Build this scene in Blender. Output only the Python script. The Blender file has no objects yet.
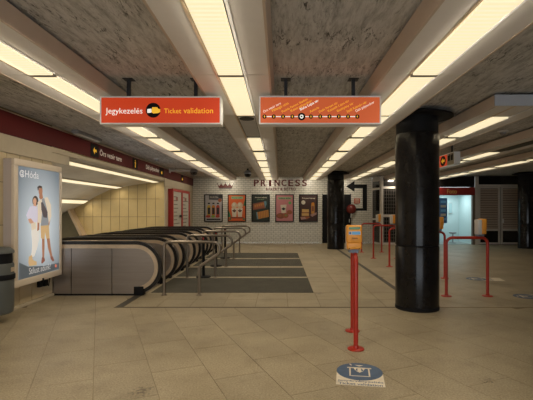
import bpy, bmesh, math, random
from mathutils import Vector, Matrix

random.seed(7)
scene = bpy.context.scene
COL = scene.collection
PI = math.pi

# ------------------------------------------------------------------ camera
F_PX, IMG_W, IMG_H = 420.0, 533.0, 400.0
VPX, VPY, EYE = 280.0, 210.0, 1.6
cam_data = bpy.data.cameras.new('camera')
cam_data.sensor_fit = 'HORIZONTAL'
cam_data.sensor_width = 36.0
cam_data.lens = 36.0 * F_PX / IMG_W
cam_data.shift_x = -(VPX - IMG_W / 2) / IMG_W
cam_data.shift_y = (VPY - IMG_H / 2) / IMG_W
cam_data.clip_start = 0.05
cam_data.clip_end = 200
cam = bpy.data.objects.new('camera', cam_data)
COL.objects.link(cam)
cam.location = (0, 0, EYE)
cam.rotation_euler = (PI / 2, 0, 0)
scene.camera = cam

# ------------------------------------------------------------------ world, exposure, lamp levels
world = bpy.data.worlds.new('world')
scene.world = world
world.use_nodes = True
world.node_tree.nodes['Background'].inputs[0].default_value = (0.86, 0.93, 1.0, 1)      # overcast daylight beyond the entrance behind the camera
world.node_tree.nodes['Background'].inputs[1].default_value = 2.9
vs = scene.view_settings
vs.view_transform = 'Standard'
vs.look = 'None'
vs.exposure = 0.0
vs.gamma = 1.0
vs.use_curve_mapping = False

LAMP_COL = (1.0, 0.87, 0.68)
LAMP_W = 7.6            # watts of each fluorescent module
LENS_EMIT = 1.0        # glow of the diffuser itself
HALL_W = 8.0
WASH_W = 4.6            # extra lamps added to brighten the left wall
END_W = 4.5             # fill lamps added at the last modules to lift the end wall
SIDE_W = 0.30            # lamps added at the diffuser flanks to brighten panels and lips

# ------------------------------------------------------------------ materials
MATS = {}


def mat(name, col, rough=0.6, metal=0.0, var=0.0, vscale=3.0, bump=0.0, bscale=40.0, emit=None, estr=0.0,
        coat=0.0, spec=0.5, stretch=None, col2=None):
    """procedural material: base colour varied by world-space noise, optional bump and glow"""
    if name in MATS:
        return MATS[name]
    m = bpy.data.materials.new(name)
    m.use_nodes = True
    nt = m.node_tree
    b = nt.nodes['Principled BSDF']
    b.inputs['Roughness'].default_value = rough
    b.inputs['Metallic'].default_value = metal
    b.inputs['Specular IOR Level'].default_value = spec
    b.inputs['Coat Weight'].default_value = coat
    b.inputs['Coat Roughness'].default_value = 0.08
    c = (*col, 1.0)
    b.inputs['Base Color'].default_value = c
    geo = nt.nodes.new('ShaderNodeNewGeometry')
    src = geo.outputs['Position']
    if stretch:
        mp = nt.nodes.new('ShaderNodeMapping')
        mp.inputs['Scale'].default_value = stretch
        nt.links.new(src, mp.inputs['Vector'])
        src = mp.outputs['Vector']
    if var > 0:
        n = nt.nodes.new('ShaderNodeTexNoise')
        n.inputs['Scale'].default_value = vscale
        n.inputs['Detail'].default_value = 6
        n.inputs['Roughness'].default_value = 0.65
        nt.links.new(src, n.inputs['Vector'])
        r = nt.nodes.new('ShaderNodeValToRGB')
        r.color_ramp.elements[0].position = 0.3
        r.color_ramp.elements[1].position = 0.7
        lo = col2 if col2 else tuple(max(0, x * (1 - var)) for x in col)
        hi = tuple(min(1, x * (1 + var * (0.0 if col2 else 0.8))) for x in col)
        r.color_ramp.elements[0].color = (*lo, 1)
        r.color_ramp.elements[1].color = (*hi, 1)
        nt.links.new(n.outputs['Fac'], r.inputs['Fac'])
        nt.links.new(r.outputs['Color'], b.inputs['Base Color'])
    if bump > 0:
        n2 = nt.nodes.new('ShaderNodeTexNoise')
        n2.inputs['Scale'].default_value = bscale
        n2.inputs['Detail'].default_value = 5
        nt.links.new(src, n2.inputs['Vector'])
        bp = nt.nodes.new('ShaderNodeBump')
        bp.inputs['Strength'].default_value = bump
        bp.inputs['Distance'].default_value = 0.01
        nt.links.new(n2.outputs['Fac'], bp.inputs['Height'])
        nt.links.new(bp.outputs['Normal'], b.inputs['Normal'])
    if emit:
        b.inputs['Emission Color'].default_value = (*emit, 1)
        b.inputs['Emission Strength'].default_value = estr
    MATS[name] = m
    return m


def concrete_slab():
    m = bpy.data.materials.new('raw_concrete')
    m.use_nodes = True
    nt = m.node_tree
    L = nt.links.new
    b = nt.nodes['Principled BSDF']
    b.inputs['Roughness'].default_value = 0.9
    geo = nt.nodes.new('ShaderNodeNewGeometry')

    def noise(scale, stretch, detail=6, rough=0.6, dist=0.0):
        mp = nt.nodes.new('ShaderNodeMapping')
        mp.inputs['Scale'].default_value = stretch
        L(geo.outputs['Position'], mp.inputs['Vector'])
        n = nt.nodes.new('ShaderNodeTexNoise')
        n.inputs['Scale'].default_value = scale
        n.inputs['Detail'].default_value = detail
        n.inputs['Roughness'].default_value = rough
        n.inputs['Distortion'].default_value = dist
        L(mp.outputs['Vector'], n.inputs['Vector'])
        return n

    def ramp(n, p0, p1, c0, c1):
        r = nt.nodes.new('ShaderNodeValToRGB')
        r.color_ramp.elements[0].position = p0
        r.color_ramp.elements[1].position = p1
        r.color_ramp.elements[0].color = (*c0, 1)
        r.color_ramp.elements[1].color = (*c1, 1)
        L(n.outputs['Fac'], r.inputs['Fac'])
        return r

    def mul(a, c, fac=1.0):
        x = nt.nodes.new('ShaderNodeMix')
        x.data_type = 'RGBA'
        x.blend_type = 'MULTIPLY'
        x.inputs['Factor'].default_value = fac
        L(a, x.inputs[6])
        L(c, x.inputs[7])
        return x.outputs[2]

    big = ramp(noise(0.8, (1, 1, 1)), 0.3, 0.7, (0.50, 0.49, 0.47), (0.64, 0.625, 0.60))
    streak = ramp(noise(16, (1.0, 0.16, 1), 8, 0.75, 0.3), 0.36, 0.56, (0.58, 0.57, 0.56), (1, 1, 1))
    spots = ramp(noise(30, (1.0, 0.22, 1), 8, 0.8, 0.8), 0.40, 0.48, (0.10, 0.098, 0.095), (1, 1, 1))
    patch = ramp(noise(2.2, (1, 1, 1), 4), 0.42, 0.60, (0.1, 0.1, 0.1), (1, 1, 1))
    c = mul(big.outputs['Color'], streak.outputs['Color'])
    x = nt.nodes.new('ShaderNodeMix')
    x.data_type = 'RGBA'
    x.blend_type = 'MULTIPLY'
    L(patch.outputs['Color'], x.inputs[0])
    L(c, x.inputs[6])
    L(spots.outputs['Color'], x.inputs[7])
    L(x.outputs[2], b.inputs['Base Color'])
    bp = nt.nodes.new('ShaderNodeBump')
    bp.inputs['Strength'].default_value = 0.6
    bp.inputs['Distance'].default_value = 0.02
    L(noise(18, (1.0, 0.3, 1), 8, 0.7).outputs['Fac'], bp.inputs['Height'])
    L(bp.outputs['Normal'], b.inputs['Normal'])
    return m


def floor_stone(name, c_lo, c_hi, rough):
    m = bpy.data.materials.new(name)
    m.use_nodes = True
    nt = m.node_tree
    L = nt.links.new
    b = nt.nodes['Principled BSDF']
    geo = nt.nodes.new('ShaderNodeNewGeometry')
    oi = nt.nodes.new('ShaderNodeObjectInfo')

    def noise(scale, detail=6):
        n = nt.nodes.new('ShaderNodeTexNoise')
        n.inputs['Scale'].default_value = scale
        n.inputs['Detail'].default_value = detail
        n.inputs['Roughness'].default_value = 0.6
        L(geo.outputs['Position'], n.inputs['Vector'])
        return n

    def ramp(sock, p0, p1, c0, c1):
        r = nt.nodes.new('ShaderNodeValToRGB')
        r.color_ramp.elements[0].position = p0
        r.color_ramp.elements[1].position = p1
        r.color_ramp.elements[0].color = (*c0, 1)
        r.color_ramp.elements[1].color = (*c1, 1)
        L(sock, r.inputs['Fac'])
        return r

    def mul(a, c):
        x = nt.nodes.new('ShaderNodeMix')
        x.data_type = 'RGBA'
        x.blend_type = 'MULTIPLY'
        x.inputs['Factor'].default_value = 1.0
        L(a, x.inputs[6])
        L(c, x.inputs[7])
        return x.outputs[2]
    base = ramp(noise(0.9).outputs['Fac'], 0.3, 0.72, c_lo, c_hi)
    grain = ramp(noise(60, 6).outputs['Fac'], 0.36, 0.62, (0.66, 0.65, 0.63), (1.08, 1.08, 1.08))
    dirt = ramp(noise(2.6, 8).outputs['Fac'], 0.30, 0.46, (0.80, 0.79, 0.78), (1, 1, 1))
    per = ramp(oi.outputs['Random'], 0.0, 1.0, (0.92, 0.92, 0.91), (1.05, 1.05, 1.04))
    c = mul(mul(mul(base.outputs['Color'], grain.outputs['Color']), dirt.outputs['Color']), per.outputs['Color'])
    # dark scuffed smudges with a place of their own
    for (sx, sy, rad) in ((-1.21, 3.72, 0.16), (0.74, 8.05, 0.17), (1.95, 3.95, 0.09), (0.88, 4.84, 0.20), (0.94, 5.55, 0.17)):
        vm = nt.nodes.new('ShaderNodeVectorMath')
        vm.operation = 'DISTANCE'
        vm.inputs[1].default_value = (sx, sy, 0)
        L(geo.outputs['Position'], vm.inputs[0])
        n = noise(26, 4)
        ma = nt.nodes.new('ShaderNodeMath')
        ma.operation = 'MULTIPLY_ADD'
        L(n.outputs['Fac'], ma.inputs[0])
        ma.inputs[1].default_value = 0.6
        L(vm.outputs['Value'], ma.inputs[2])
        r = ramp(ma.outputs[0], 0.27 + rad * 0.2, 0.27 + rad * 0.75, (0.42, 0.41, 0.40), (1, 1, 1))
        c = mul(c, r.outputs['Color'])
    L(c, b.inputs['Base Color'])
    rr = nt.nodes.new('ShaderNodeMapRange')
    L(noise(1.7).outputs['Fac'], rr.inputs['Value'])
    rr.inputs['To Min'].default_value = rough - 0.08
    rr.inputs['To Max'].default_value = rough + 0.10
    L(rr.outputs['Result'], b.inputs['Roughness'])
    bp = nt.nodes.new('ShaderNodeBump')
    bp.inputs['Strength'].default_value = 0.12
    bp.inputs['Distance'].default_value = 0.004
    L(noise(70, 3).outputs['Fac'], bp.inputs['Height'])
    L(bp.outputs['Normal'], b.inputs['Normal'])
    return m


def ribbed(name, col, axis='Y', scale=60):
    m = mat(name, col, 0.6, 0.0, var=0.25, vscale=2.5, spec=0.2)
    nt = m.node_tree
    b = nt.nodes['Principled BSDF']
    geo = nt.nodes.new('ShaderNodeNewGeometry')
    w = nt.nodes.new('ShaderNodeTexWave')
    w.bands_direction = axis
    w.inputs['Scale'].default_value = scale
    nt.links.new(geo.outputs['Position'], w.inputs['Vector'])
    bp = nt.nodes.new('ShaderNodeBump')
    bp.inputs['Strength'].default_value = 0.5
    bp.inputs['Distance'].default_value = 0.004
    nt.links.new(w.outputs['Fac'], bp.inputs['Height'])
    nt.links.new(bp.outputs['Normal'], b.inputs['Normal'])
    return m


SLAB = concrete_slab()
STONE = floor_stone('floor_stone', (0.30, 0.245, 0.155), (0.46, 0.385, 0.26), 0.42)
GROUT = mat('grout', (0.22, 0.175, 0.11), 0.85, var=0.2)
STRIP = mat('dark_joint_strip', (0.05, 0.045, 0.035), 0.6, var=0.3, vscale=6)
MAT_DARK = ribbed('ribbed_metal_mat', (0.066, 0.061, 0.046), 'Y', 40)
PANEL = mat('painted_trough_panel', (0.75, 0.72, 0.69), 0.5, 0.0, var=0.06, vscale=1.5)
LIP = mat('trough_lip', (0.56, 0.45, 0.36), 0.4, 0.0, var=0.08, vscale=2)
DARKMETAL = mat('dark_metal', (0.03, 0.03, 0.033), 0.45, 0.5)
GREYPANEL = mat('grey_cover', (0.28, 0.28, 0.29), 0.4, 0.3, var=0.1)
ENDGREY = mat('trough_end_grey', (0.42, 0.43, 0.46), 0.5)
LENS = mat('glowing_lens', (0.45, 0.42, 0.34), 0.5, emit=(1.0, 0.84, 0.53), estr=LENS_EMIT)
_w = LENS.node_tree.nodes.new('ShaderNodeTexWave')          # fine prism ribs across the diffuser
_w.bands_direction = 'Y'
_w.inputs['Scale'].default_value = 5.0
_g = LENS.node_tree.nodes.new('ShaderNodeNewGeometry')
_r = LENS.node_tree.nodes.new('ShaderNodeMapRange')
_r.inputs['To Min'].default_value = LENS_EMIT * 0.86
_r.inputs['To Max'].default_value = LENS_EMIT * 1.05
LENS.node_tree.links.new(_g.outputs['Position'], _w.inputs['Vector'])
LENS.node_tree.links.new(_w.outputs['Fac'], _r.inputs['Value'])
LENS.node_tree.links.new(_r.outputs['Result'], LENS.node_tree.nodes['Principled BSDF'].inputs['Emission Strength'])
DIVIDER = mat('lens_divider', (0.22, 0.19, 0.15), 0.6)
LENS_OFF = mat('unlit_lens', (0.06, 0.055, 0.045), 0.5)
BEIGE_TILE = mat('beige_wall_tile', (0.52, 0.42, 0.26), 0.28, var=0.10, vscale=1.2, coat=0.2)
YELLOW_TILE = mat('yellow_wall_tile', (0.58, 0.45, 0.22), 0.14, var=0.10, vscale=1.2, coat=0.4)
WALL_BEIGE = mat('beige_plaster', (0.50, 0.43, 0.31), 0.6, var=0.1, vscale=1.5)
JOINT = mat('tile_joint', (0.20, 0.16, 0.10), 0.9)
MAROON = mat('maroon_enamel', (0.085, 0.008, 0.008), 0.42, var=0.12, vscale=1.0, spec=0.15)
BRICKW = mat('white_glazed_brick', (0.70, 0.68, 0.60), 0.3, var=0.10, vscale=5)
BRICKJ = mat('brick_joint', (0.27, 0.25, 0.21), 0.9)
BLACKGLOSS = mat('polished_black_cladding', (0.010, 0.009, 0.009), 0.20, var=0.3, vscale=8, spec=0.30)
BLACK = mat('matt_black', (0.010, 0.010, 0.011), 0.6, spec=0.12)
RUBBER = mat('handrail_rubber', (0.012, 0.010, 0.009), 0.28)
STEEL = mat('brushed_steel', (0.38, 0.335, 0.30), 0.34, 0.85, var=0.10, vscale=3, stretch=(0.3, 1, 6))
STEEL2 = mat('tube_steel', (0.25, 0.21, 0.165), 0.32, 0.95)
BRASS = mat('warm_metal_trim', (0.66, 0.52, 0.37), 0.34, 0.5, var=0.15, vscale=4)
ALU = mat('aluminium', (0.84, 0.84, 0.85), 0.35, 0.1)
ALUP = mat('lightbox_frame', (0.74, 0.64, 0.52), 0.4, 0.0)
ALUS = mat('lightbox_side', (0.52, 0.45, 0.41), 0.5, 0.0)
SIGNRED = mat('orange_red_sign', (0.42, 0.04, 0.01), 0.4, emit=(0.80, 0.06, 0.010), estr=0.44)
SIGNORG = mat('orange_sign', (0.48, 0.10, 0.03), 0.4, emit=(0.80, 0.13, 0.03), estr=0.42)
SIGNWHITE = mat('sign_white', (0.8, 0.8, 0.78), 0.5, emit=(1.0, 0.93, 0.82), estr=0.62)
SIGNYEL = mat('sign_yellow', (0.85, 0.55, 0.04), 0.5, emit=(1.0, 0.50, 0.03), estr=0.55)
YELARROW = mat('yellow_arrow', (0.85, 0.50, 0.02), 0.5, emit=(1.0, 0.5, 0.03), estr=0.25)
PALETEXT = mat('pale_lettering', (0.85, 0.80, 0.74), 0.5)
REDPAINT = mat('red_enamel_tube', (0.40, 0.022, 0.008), 0.35, var=0.15, vscale=9)
REDFRAME = mat('red_frame', (0.40, 0.02, 0.015), 0.4, var=0.1)
ORANGE = mat('orange_plastic', (0.80, 0.33, 0.035), 0.4, var=0.06, vscale=8)
BLUEGREY = mat('blue_grey_plastic', (0.16, 0.20, 0.27), 0.5)
WHITEP = mat('white_plastic', (0.60, 0.58, 0.55), 0.45)
GREENLCD = mat('green_display', (0.10, 0.27, 0.13), 0.3)
BLUE = mat('blue_print', (0.05, 0.16, 0.42), 0.5)
BLUELIGHT = mat('light_blue_print', (0.15, 0.42, 0.75), 0.5)
STICKBLUE = mat('sticker_blue', (0.065, 0.11, 0.19), 0.55, var=0.2, vscale=12)
STICKCREAM = mat('sticker_cream', (0.72, 0.64, 0.50), 0.6, var=0.12, vscale=14)
BINGREY = mat('bin_grey', (0.085, 0.09, 0.082), 0.5, var=0.1)
SHUTTER = mat('shutter_slat', (0.5, 0.40, 0.33), 0.5, 0.1)
FRAMEW = mat('white_shop_frame', (0.66, 0.62, 0.58), 0.45)
GLASSDARK = mat('dark_glass', (0.015, 0.014, 0.014), 0.12)
BOOTH = mat('booth_wall', (0.62, 0.74, 0.74), 0.6)
FOTORED = mat('red_fascia', (0.38, 0.03, 0.025), 0.4)
PAPER = mat('poster_paper', (0.50, 0.48, 0.42), 0.5)


# ------------------------------------------------------------------ mesh helpers
class MB:
    def __init__(self):
        self.v, self.f = [], []

    def quad(self, *p):
        n = len(self.v)
        self.v += [tuple(q) for q in p]
        self.f.append(tuple(range(n, n + len(p))))
        return self

    def box(self, x0, x1, y0, y1, z0, z1, skip=()):
        n = len(self.v)
        self.v += [(x0, y0, z0), (x1, y0, z0), (x1, y1, z0), (x0, y1, z0),
                   (x0, y0, z1), (x1, y0, z1), (x1, y1, z1), (x0, y1, z1)]
        fs = {'b': (0, 3, 2, 1), 't': (4, 5, 6, 7), 'f': (0, 1, 5, 4), 'k': (2, 3, 7, 6), 'l': (0, 4, 7, 3), 'r': (1, 2, 6, 5)}
        for k, q in fs.items():
            if k not in skip:
                self.f.append(tuple(n + i for i in q))
        return self

    def bbox(self, x0, x1, y0, y1, z0, z1, bev=0.01, seg=2):
        bm = bmesh.new()
        bmesh.ops.create_cube(bm, size=1.0)
        for q in bm.verts:
            q.co = Vector((x0 + (q.co.x + .5) * (x1 - x0), y0 + (q.co.y + .5) * (y1 - y0), z0 + (q.co.z + .5) * (z1 - z0)))
        bmesh.ops.bevel(bm, geom=bm.edges[:], offset=bev, segments=seg, affect='EDGES', profile=0.5)
        n = len(self.v)
        bm.verts.index_update()
        self.v += [tuple(q.co) for q in bm.verts]
        self.f += [tuple(n + q.index for q in fc.verts) for fc in bm.faces]
        bm.free()
        return self

    def prism(self, poly, axis, a, b):
        """extrude polygon; axis 'x': poly=(y,z); 'y': poly=(x,z); 'z': poly=(x,y)"""
        def pt(p, h):
            return {'x': (h, p[0], p[1]), 'y': (p[0], h, p[1]), 'z': (p[0], p[1], h)}[axis]
        n, m = len(self.v), len(poly)
        self.v += [pt(p, a) for p in poly] + [pt(p, b) for p in poly]
        self.f.append(tuple(range(n, n + m)))
        self.f.append(tuple(range(n + 2 * m - 1, n + m - 1, -1)))
        for i in range(m):
            j = (i + 1) % m
            self.f.append((n + i, n + m + i, n + m + j, n + j))
        return self

    def lathe(self, prof, c=(0, 0, 0), seg=24, axis='z', a0=0.0, a1=2 * PI, caps=True):
        """prof = [(r, h)]"""
        full = abs(a1 - a0 - 2 * PI) < 1e-6
        ns = seg if full else seg + 1
        n = len(self.v)
        for r, h in prof:
            for i in range(ns):
                a = a0 + (a1 - a0) * i / seg
                p = (r * math.cos(a), r * math.sin(a), h)
                if axis == 'x':
                    p = (p[2], p[0], p[1])
                elif axis == 'y':
                    p = (p[0], p[2], p[1])
                self.v.append((c[0] + p[0], c[1] + p[1], c[2] + p[2]))
        for k in range(len(prof) - 1):
            for i in range(ns if full else ns - 1):
                j = (i + 1) % ns
                self.f.append((n + k * ns + i, n + k * ns + j, n + (k + 1) * ns + j, n + (k + 1) * ns + i))
        if caps and full:
            if prof[0][0] > 1e-5:
                self.f.append(tuple(n + i for i in range(ns - 1, -1, -1)))
            if prof[-1][0] > 1e-5:
                self.f.append(tuple(n + (len(prof) - 1) * ns + i for i in range(ns)))
        return self

    def cyl(self, c, r, h, seg=20, axis='z'):
        return self.lathe([(r, 0), (r, h)], c, seg, axis)

    def ball(self, c, r, seg=16, rings=10, sz=1.0):
        return self.lathe([(r * math.sin(PI * k / rings) + 1e-6, -r * sz * math.cos(PI * k / rings)) for k in range(rings + 1)], c, seg)

    def tube(self, path, r, seg=10):
        pts = [Vector(p) for p in path]
        n0 = len(self.v)
        up = None
        for i, p in enumerate(pts):
            t = ((pts[min(i + 1, len(pts) - 1)] - p).normalized() + (p - pts[max(i - 1, 0)]).normalized()).normalized()
            if up is None:
                up = Vector((0, 0, 1)) if abs(t.z) < 0.9 else Vector((0, 1, 0)) if abs(t.y) < .9 else Vector((1, 0, 0))
            s = t.cross(up).normalized()
            up = s.cross(t).normalized()
            for k in range(seg):
                a = 2 * PI * k / seg
                self.v.append(tuple(p + s * (r * math.cos(a)) + up * (r * math.sin(a))))
        for i in range(len(pts) - 1):
            for k in range(seg):
                l = (k + 1) % seg
                self.f.append((n0 + i * seg + k, n0 + i * seg + l, n0 + (i + 1) * seg + l, n0 + (i + 1) * seg + k))
        self.f.append(tuple(n0 + k for k in range(seg - 1, -1, -1)))
        self.f.append(tuple(n0 + (len(pts) - 1) * seg + k for k in range(seg)))
        return self

    def mesh(self, name, m, smooth=False):
        me = bpy.data.meshes.new(name)
        me.from_pydata(self.v, [], self.f)
        bm = bmesh.new()
        bm.from_mesh(me)
        bmesh.ops.recalc_face_normals(bm, faces=bm.faces[:])
        bm.to_mesh(me)
        bm.free()
        me.materials.append(m)
        if smooth:
            me.polygons.foreach_set('use_smooth', [True] * len(me.polygons))
            me.set_sharp_from_angle(angle=math.radians(40))
        me.update()
        return me

    def build(self, name, m, parent=None, smooth=False):
        return link(name, self.mesh(name, m, smooth), parent)


def link(name, me, parent=None, loc=None, rz=None):
    o = bpy.data.objects.new(name, me)
    COL.objects.link(o)
    if parent is not None:
        o.parent = parent
    if loc is not None:
        o.location = loc
    if rz is not None:
        o.rotation_euler = (0, 0, rz)
    return o


def tag(o, label, cat, group=None, kind=None):
    o['label'] = label
    o['category'] = cat
    if group:
        o['group'] = group
    if kind:
        o['kind'] = kind
    return o


def thing(name, label, cat, loc=(0, 0, 0), rz=0.0, group=None):
    o = bpy.data.objects.new(name, None)
    o.empty_display_size = 0.1
    COL.objects.link(o)
    o.location = loc
    o.rotation_euler = (0, 0, rz)
    return tag(o, label, cat, group)


def struct(o, label=None, cat=None):
    o['kind'] = 'structure'
    if label:
        o['label'] = label
        o['category'] = cat
    return o


def copy_tree(o, parent=None):
    c = o.copy()
    COL.objects.link(c)
    c.parent = parent
    for ch in list(o.children):
        copy_tree(ch, c)
    return c


def text_mesh(name, s, m, width=None, height=None, size=0.1, bold=False, align='LEFT'):
    """flat lettering in local XY, optionally fitted to width/height; origin bottom-left (or centre)"""
    cu = bpy.data.curves.new('lettering', 'FONT')
    cu.body = s
    cu.size = 1.0
    cu.resolution_u = 3
    cu.offset = 0.018 if bold else 0.0
    o = bpy.data.objects.new('lettering_tmp', cu)
    COL.objects.link(o)
    dg = bpy.context.evaluated_depsgraph_get()
    me = bpy.data.meshes.new_from_object(o.evaluated_get(dg))
    bpy.data.objects.remove(o)
    bpy.data.curves.remove(cu)
    xs = [v.co.x for v in me.vertices]
    ys = [v.co.y for v in me.vertices]
    w, h = max(xs) - min(xs), max(ys) - min(ys)
    x0, y0 = min(xs), min(ys)
    sx = sy = size
    if width:
        sx = sy = width / w
    if height:
        sy = height / h
        if not width:
            sx = sy
    off = {'LEFT': 0, 'CENTER': -w * sx / 2, 'RIGHT': -w * sx}[align]
    for v in me.vertices:
        v.co = Vector(((v.co.x - x0) * sx + off, (v.co.y - y0) * sy, 0))
    me.materials.clear()
    me.materials.append(m)
    me.name = name
    return me


def put_text(parent, s, m, origin, right, up, width=None, height=None, size=0.1, bold=False, align='LEFT', name='lettering'):
    me = text_mesh(name, s, m, width, height, size, bold, align)
    R, U, O = Vector(right).normalized(), Vector(up).normalized(), Vector(origin)
    for v in me.vertices:
        v.co = O + R * v.co.x + U * v.co.y
    return link(name, me, parent)


def flat(parent, name, m, pts, thick_dir, t=0.0015):
    """thin printed shape with a little thickness along thick_dir"""
    n = Vector(thick_dir) * t
    b = MB()
    P = [Vector(p) for p in pts]
    k = len(P)
    b.v = [tuple(p) for p in P] + [tuple(p + n) for p in P]
    b.f = [tuple(range(k)), tuple(range(2 * k - 1, k - 1, -1))] + [(i, k + i, k + (i + 1) % k, (i + 1) % k) for i in range(k)]
    return b.build(name, m, parent)


def ell(cx, cy, rx, ry, n=20, a=0.0):
    out = []
    for i in range(n):
        t = 2 * PI * i / n
        x, y = rx * math.cos(t), ry * math.sin(t)
        out.append((cx + x * math.cos(a) - y * math.sin(a), cy + x * math.sin(a) + y * math.cos(a)))
    return out


def clip_poly(poly, x0, x1, y0, y1):
    def cut(P, inside, inter):
        out = []
        for i in range(len(P)):
            a, b = P[i], P[(i + 1) % len(P)]
            ia, ib = inside(a), inside(b)
            if ia:
                out.append(a)
            if ia != ib:
                out.append(inter(a, b))
        return out

    def ix(c):
        return lambda a, b: (c, a[1] + (b[1] - a[1]) * (c - a[0]) / (b[0] - a[0]))

    def iy(c):
        return lambda a, b: (a[0] + (b[0] - a[0]) * (c - a[1]) / (b[1] - a[1]), c)
    for ins, it in ((lambda p: p[0] >= x0, ix(x0)), (lambda p: p[0] <= x1, ix(x1)),
                    (lambda p: p[1] >= y0, iy(y0)), (lambda p: p[1] <= y1, iy(y1))):
        if not poly:
            return []
        poly = cut(poly, ins, it)
    return poly


def area(P):
    return 0.5 * abs(sum(P[i][0] * P[(i + 1) % len(P)][1] - P[(i + 1) % len(P)][0] * P[i][1] for i in range(len(P))))


# ------------------------------------------------------------------ the setting
XL, XR, YB, YF, ZC = -4.25, 13.0, -3.5, 20.4, 3.18
SHOPY = 19.4

floor = struct(MB().box(XL, XR, YB, YF, -0.20, -0.005).build('floor', GROUT), 'large worn tan stone floor tiles of the hall', 'floor')
ceiling = struct(MB().box(XL - 0.2, XR, YB, YF + 0.2, ZC, ZC + 0.25).build('ceiling', SLAB), 'raw stained concrete ceiling slab above the light troughs', 'ceiling')
struct(MB().box(XL, -3.2, YB - 0.2, YB, 0, ZC).box(4.2, XR, YB - 0.2, YB, 0, ZC).box(-3.2, 4.2, YB - 0.2, YB, 2.6, ZC).build('wall_rear', WALL_BEIGE))     # street entrance left open
struct(MB().box(XR, XR + 0.2, YB, YF, 0, ZC).build('wall_right', WALL_BEIGE))

wall_left = struct(MB().box(XL - 0.2, XL - 0.012, YB, 7.85, 0, ZC).build('wall_left', JOINT), 'beige tiled wall behind the advertising light box', 'wall')
wall_far_left = struct(MB().box(XL - 0.2, XL, 15.52, YF, 0, ZC).build('wall_left_end', WALL_BEIGE), 'beige wall between escalator hall and white brick wall', 'wall')
struct(MB().box(XL - 0.2, XL, 7.85, 15.52, 2.66, ZC).build('trim_1', WALL_BEIGE))
struct(MB().bbox(XL - 0.01, XL + 0.03, YB, 8.42, 2.49, 2.768, 0.006).build('trim_2', WALL_BEIGE))
struct(MB().bbox(XL - 0.01, XL + 0.03, 15.4, YF - 0.02, 2.47, 2.768, 0.006).build('trim_3', WALL_BEIGE))
struct(MB().bbox(XL - 0.02, XL + 0.03, YB, 7.86, 0.0, 0.05, 0.008).build('baseboard_left', WALL_BEIGE))

# beige wall tiles beside and under the light box
TW, TH = 0.33, 0.66
tile_me = MB().bbox(0, 0.014, 0.005, TW - 0.005, 0.005, TH - 0.005, 0.003, 1).mesh('tile', BEIGE_TILE)
for r in range(4):
    for k in range(19):
        y = 7.85 - (k + 1) * TW
        z = 0.05 + r * TH
        if z + TH > 2.75:
            continue
        link('tile', tile_me, wall_left, (XL - 0.014, y, z))

# white brick end wall
wall_back = struct(MB().box(XL - 0.2, 4.47, YF + 0.015, YF + 0.25, 0, ZC).build('wall_back', BRICKJ), 'white glazed brick wall carrying the food posters', 'wall')
bm_b = MB()
BW, BH, J = 0.225, 0.098, 0.014
row = 0
z = 0.0
while z < ZC - 0.02:
    x = XL - (BW / 2 if row % 2 else 0)
    while x < 4.47:
        a, c = max(x + J / 2, XL), min(x + BW - J / 2, 4.47)
        if c - a > 0.03:
            d = random.uniform(-0.002, 0.002)
            bm_b.box(a, c, YF + d, YF + 0.02, z + J / 2, min(z + BH - J / 2, ZC), skip=('k',))
        x += BW
    z += BH
    row += 1
br = bm_b.build('bricks', BRICKW, wall_back)
br['kind'] = 'stuff'

# escalator hall behind the left wall: curved ceiling, tiled far wall, lower bulkhead
hall_prof = [(-4.20, 2.67), (-4.6, 2.64), (-5.2, 2.55), (-5.8, 2.46), (-6.27, 2.36), (-6.75, 2.13), (-7.2, 1.87), (-7.68, 1.60), (-8.4, 1.18), (-9.4, 0.6), (-10.6, -0.1)]
hc = MB()
for i in range(len(hall_prof) - 1):
    (x0, z0), (x1, z1) = hall_prof[i], hall_prof[i + 1]
    hc.quad((x0, 7.75, z0), (x1, 7.75, z1), (x1, 15.6, z1), (x0, 15.6, z0))
    hc.quad((x0, 7.75, z0 + .1), (x1, 7.75, z1 + .1), (x1, 15.6, z1 + .1), (x0, 15.6, z0 + .1))
struct(hc.build('ceiling_escalator', mat('pale_soffit', (0.56, 0.47, 0.33), 0.5, var=0.1), smooth=False), 'curved beige ceiling sloping down over the escalators', 'ceiling')
hw = struct(MB().box(-10.7, XL - 0.01, 15.525, 15.7, -3.6, 2.9).build('wall_escalator', JOINT), 'yellow glazed tile wall beyond the escalators', 'wall')
struct(MB().box(-10.7, XL - 0.21, 7.55, 7.75, -3.6, 2.9).build('wall_escalator_near', WALL_BEIGE))
struct(MB().box(-10.8, -10.7, 7.55, 15.7, -3.6, 2.0).build('wall_escalator_end', WALL_BEIGE))
ytile_me = MB().bbox(0.006, TW - 0.006, -0.016, 0, 0.006, TH - 0.006, 0.003, 1).mesh('tile', YELLOW_TILE)


def hall_z(x):
    for (xa, za), (xb, zb) in zip(hall_prof, hall_prof[1:]):
        if xb <= x <= xa:
            return za + (zb - za) * (x - xa) / (xb - xa)
    return -1 if x < 0 else 2.67


for k in range(13):
    x0 = XL - 0.02 - (k + 1) * TW
    for r in range(7):
        z0 = -1.95 + r * TH
        if z0 > hall_z(x0 + TW):
            continue
        link('tile', ytile_me, hw, (x0, 15.525, z0))
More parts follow.
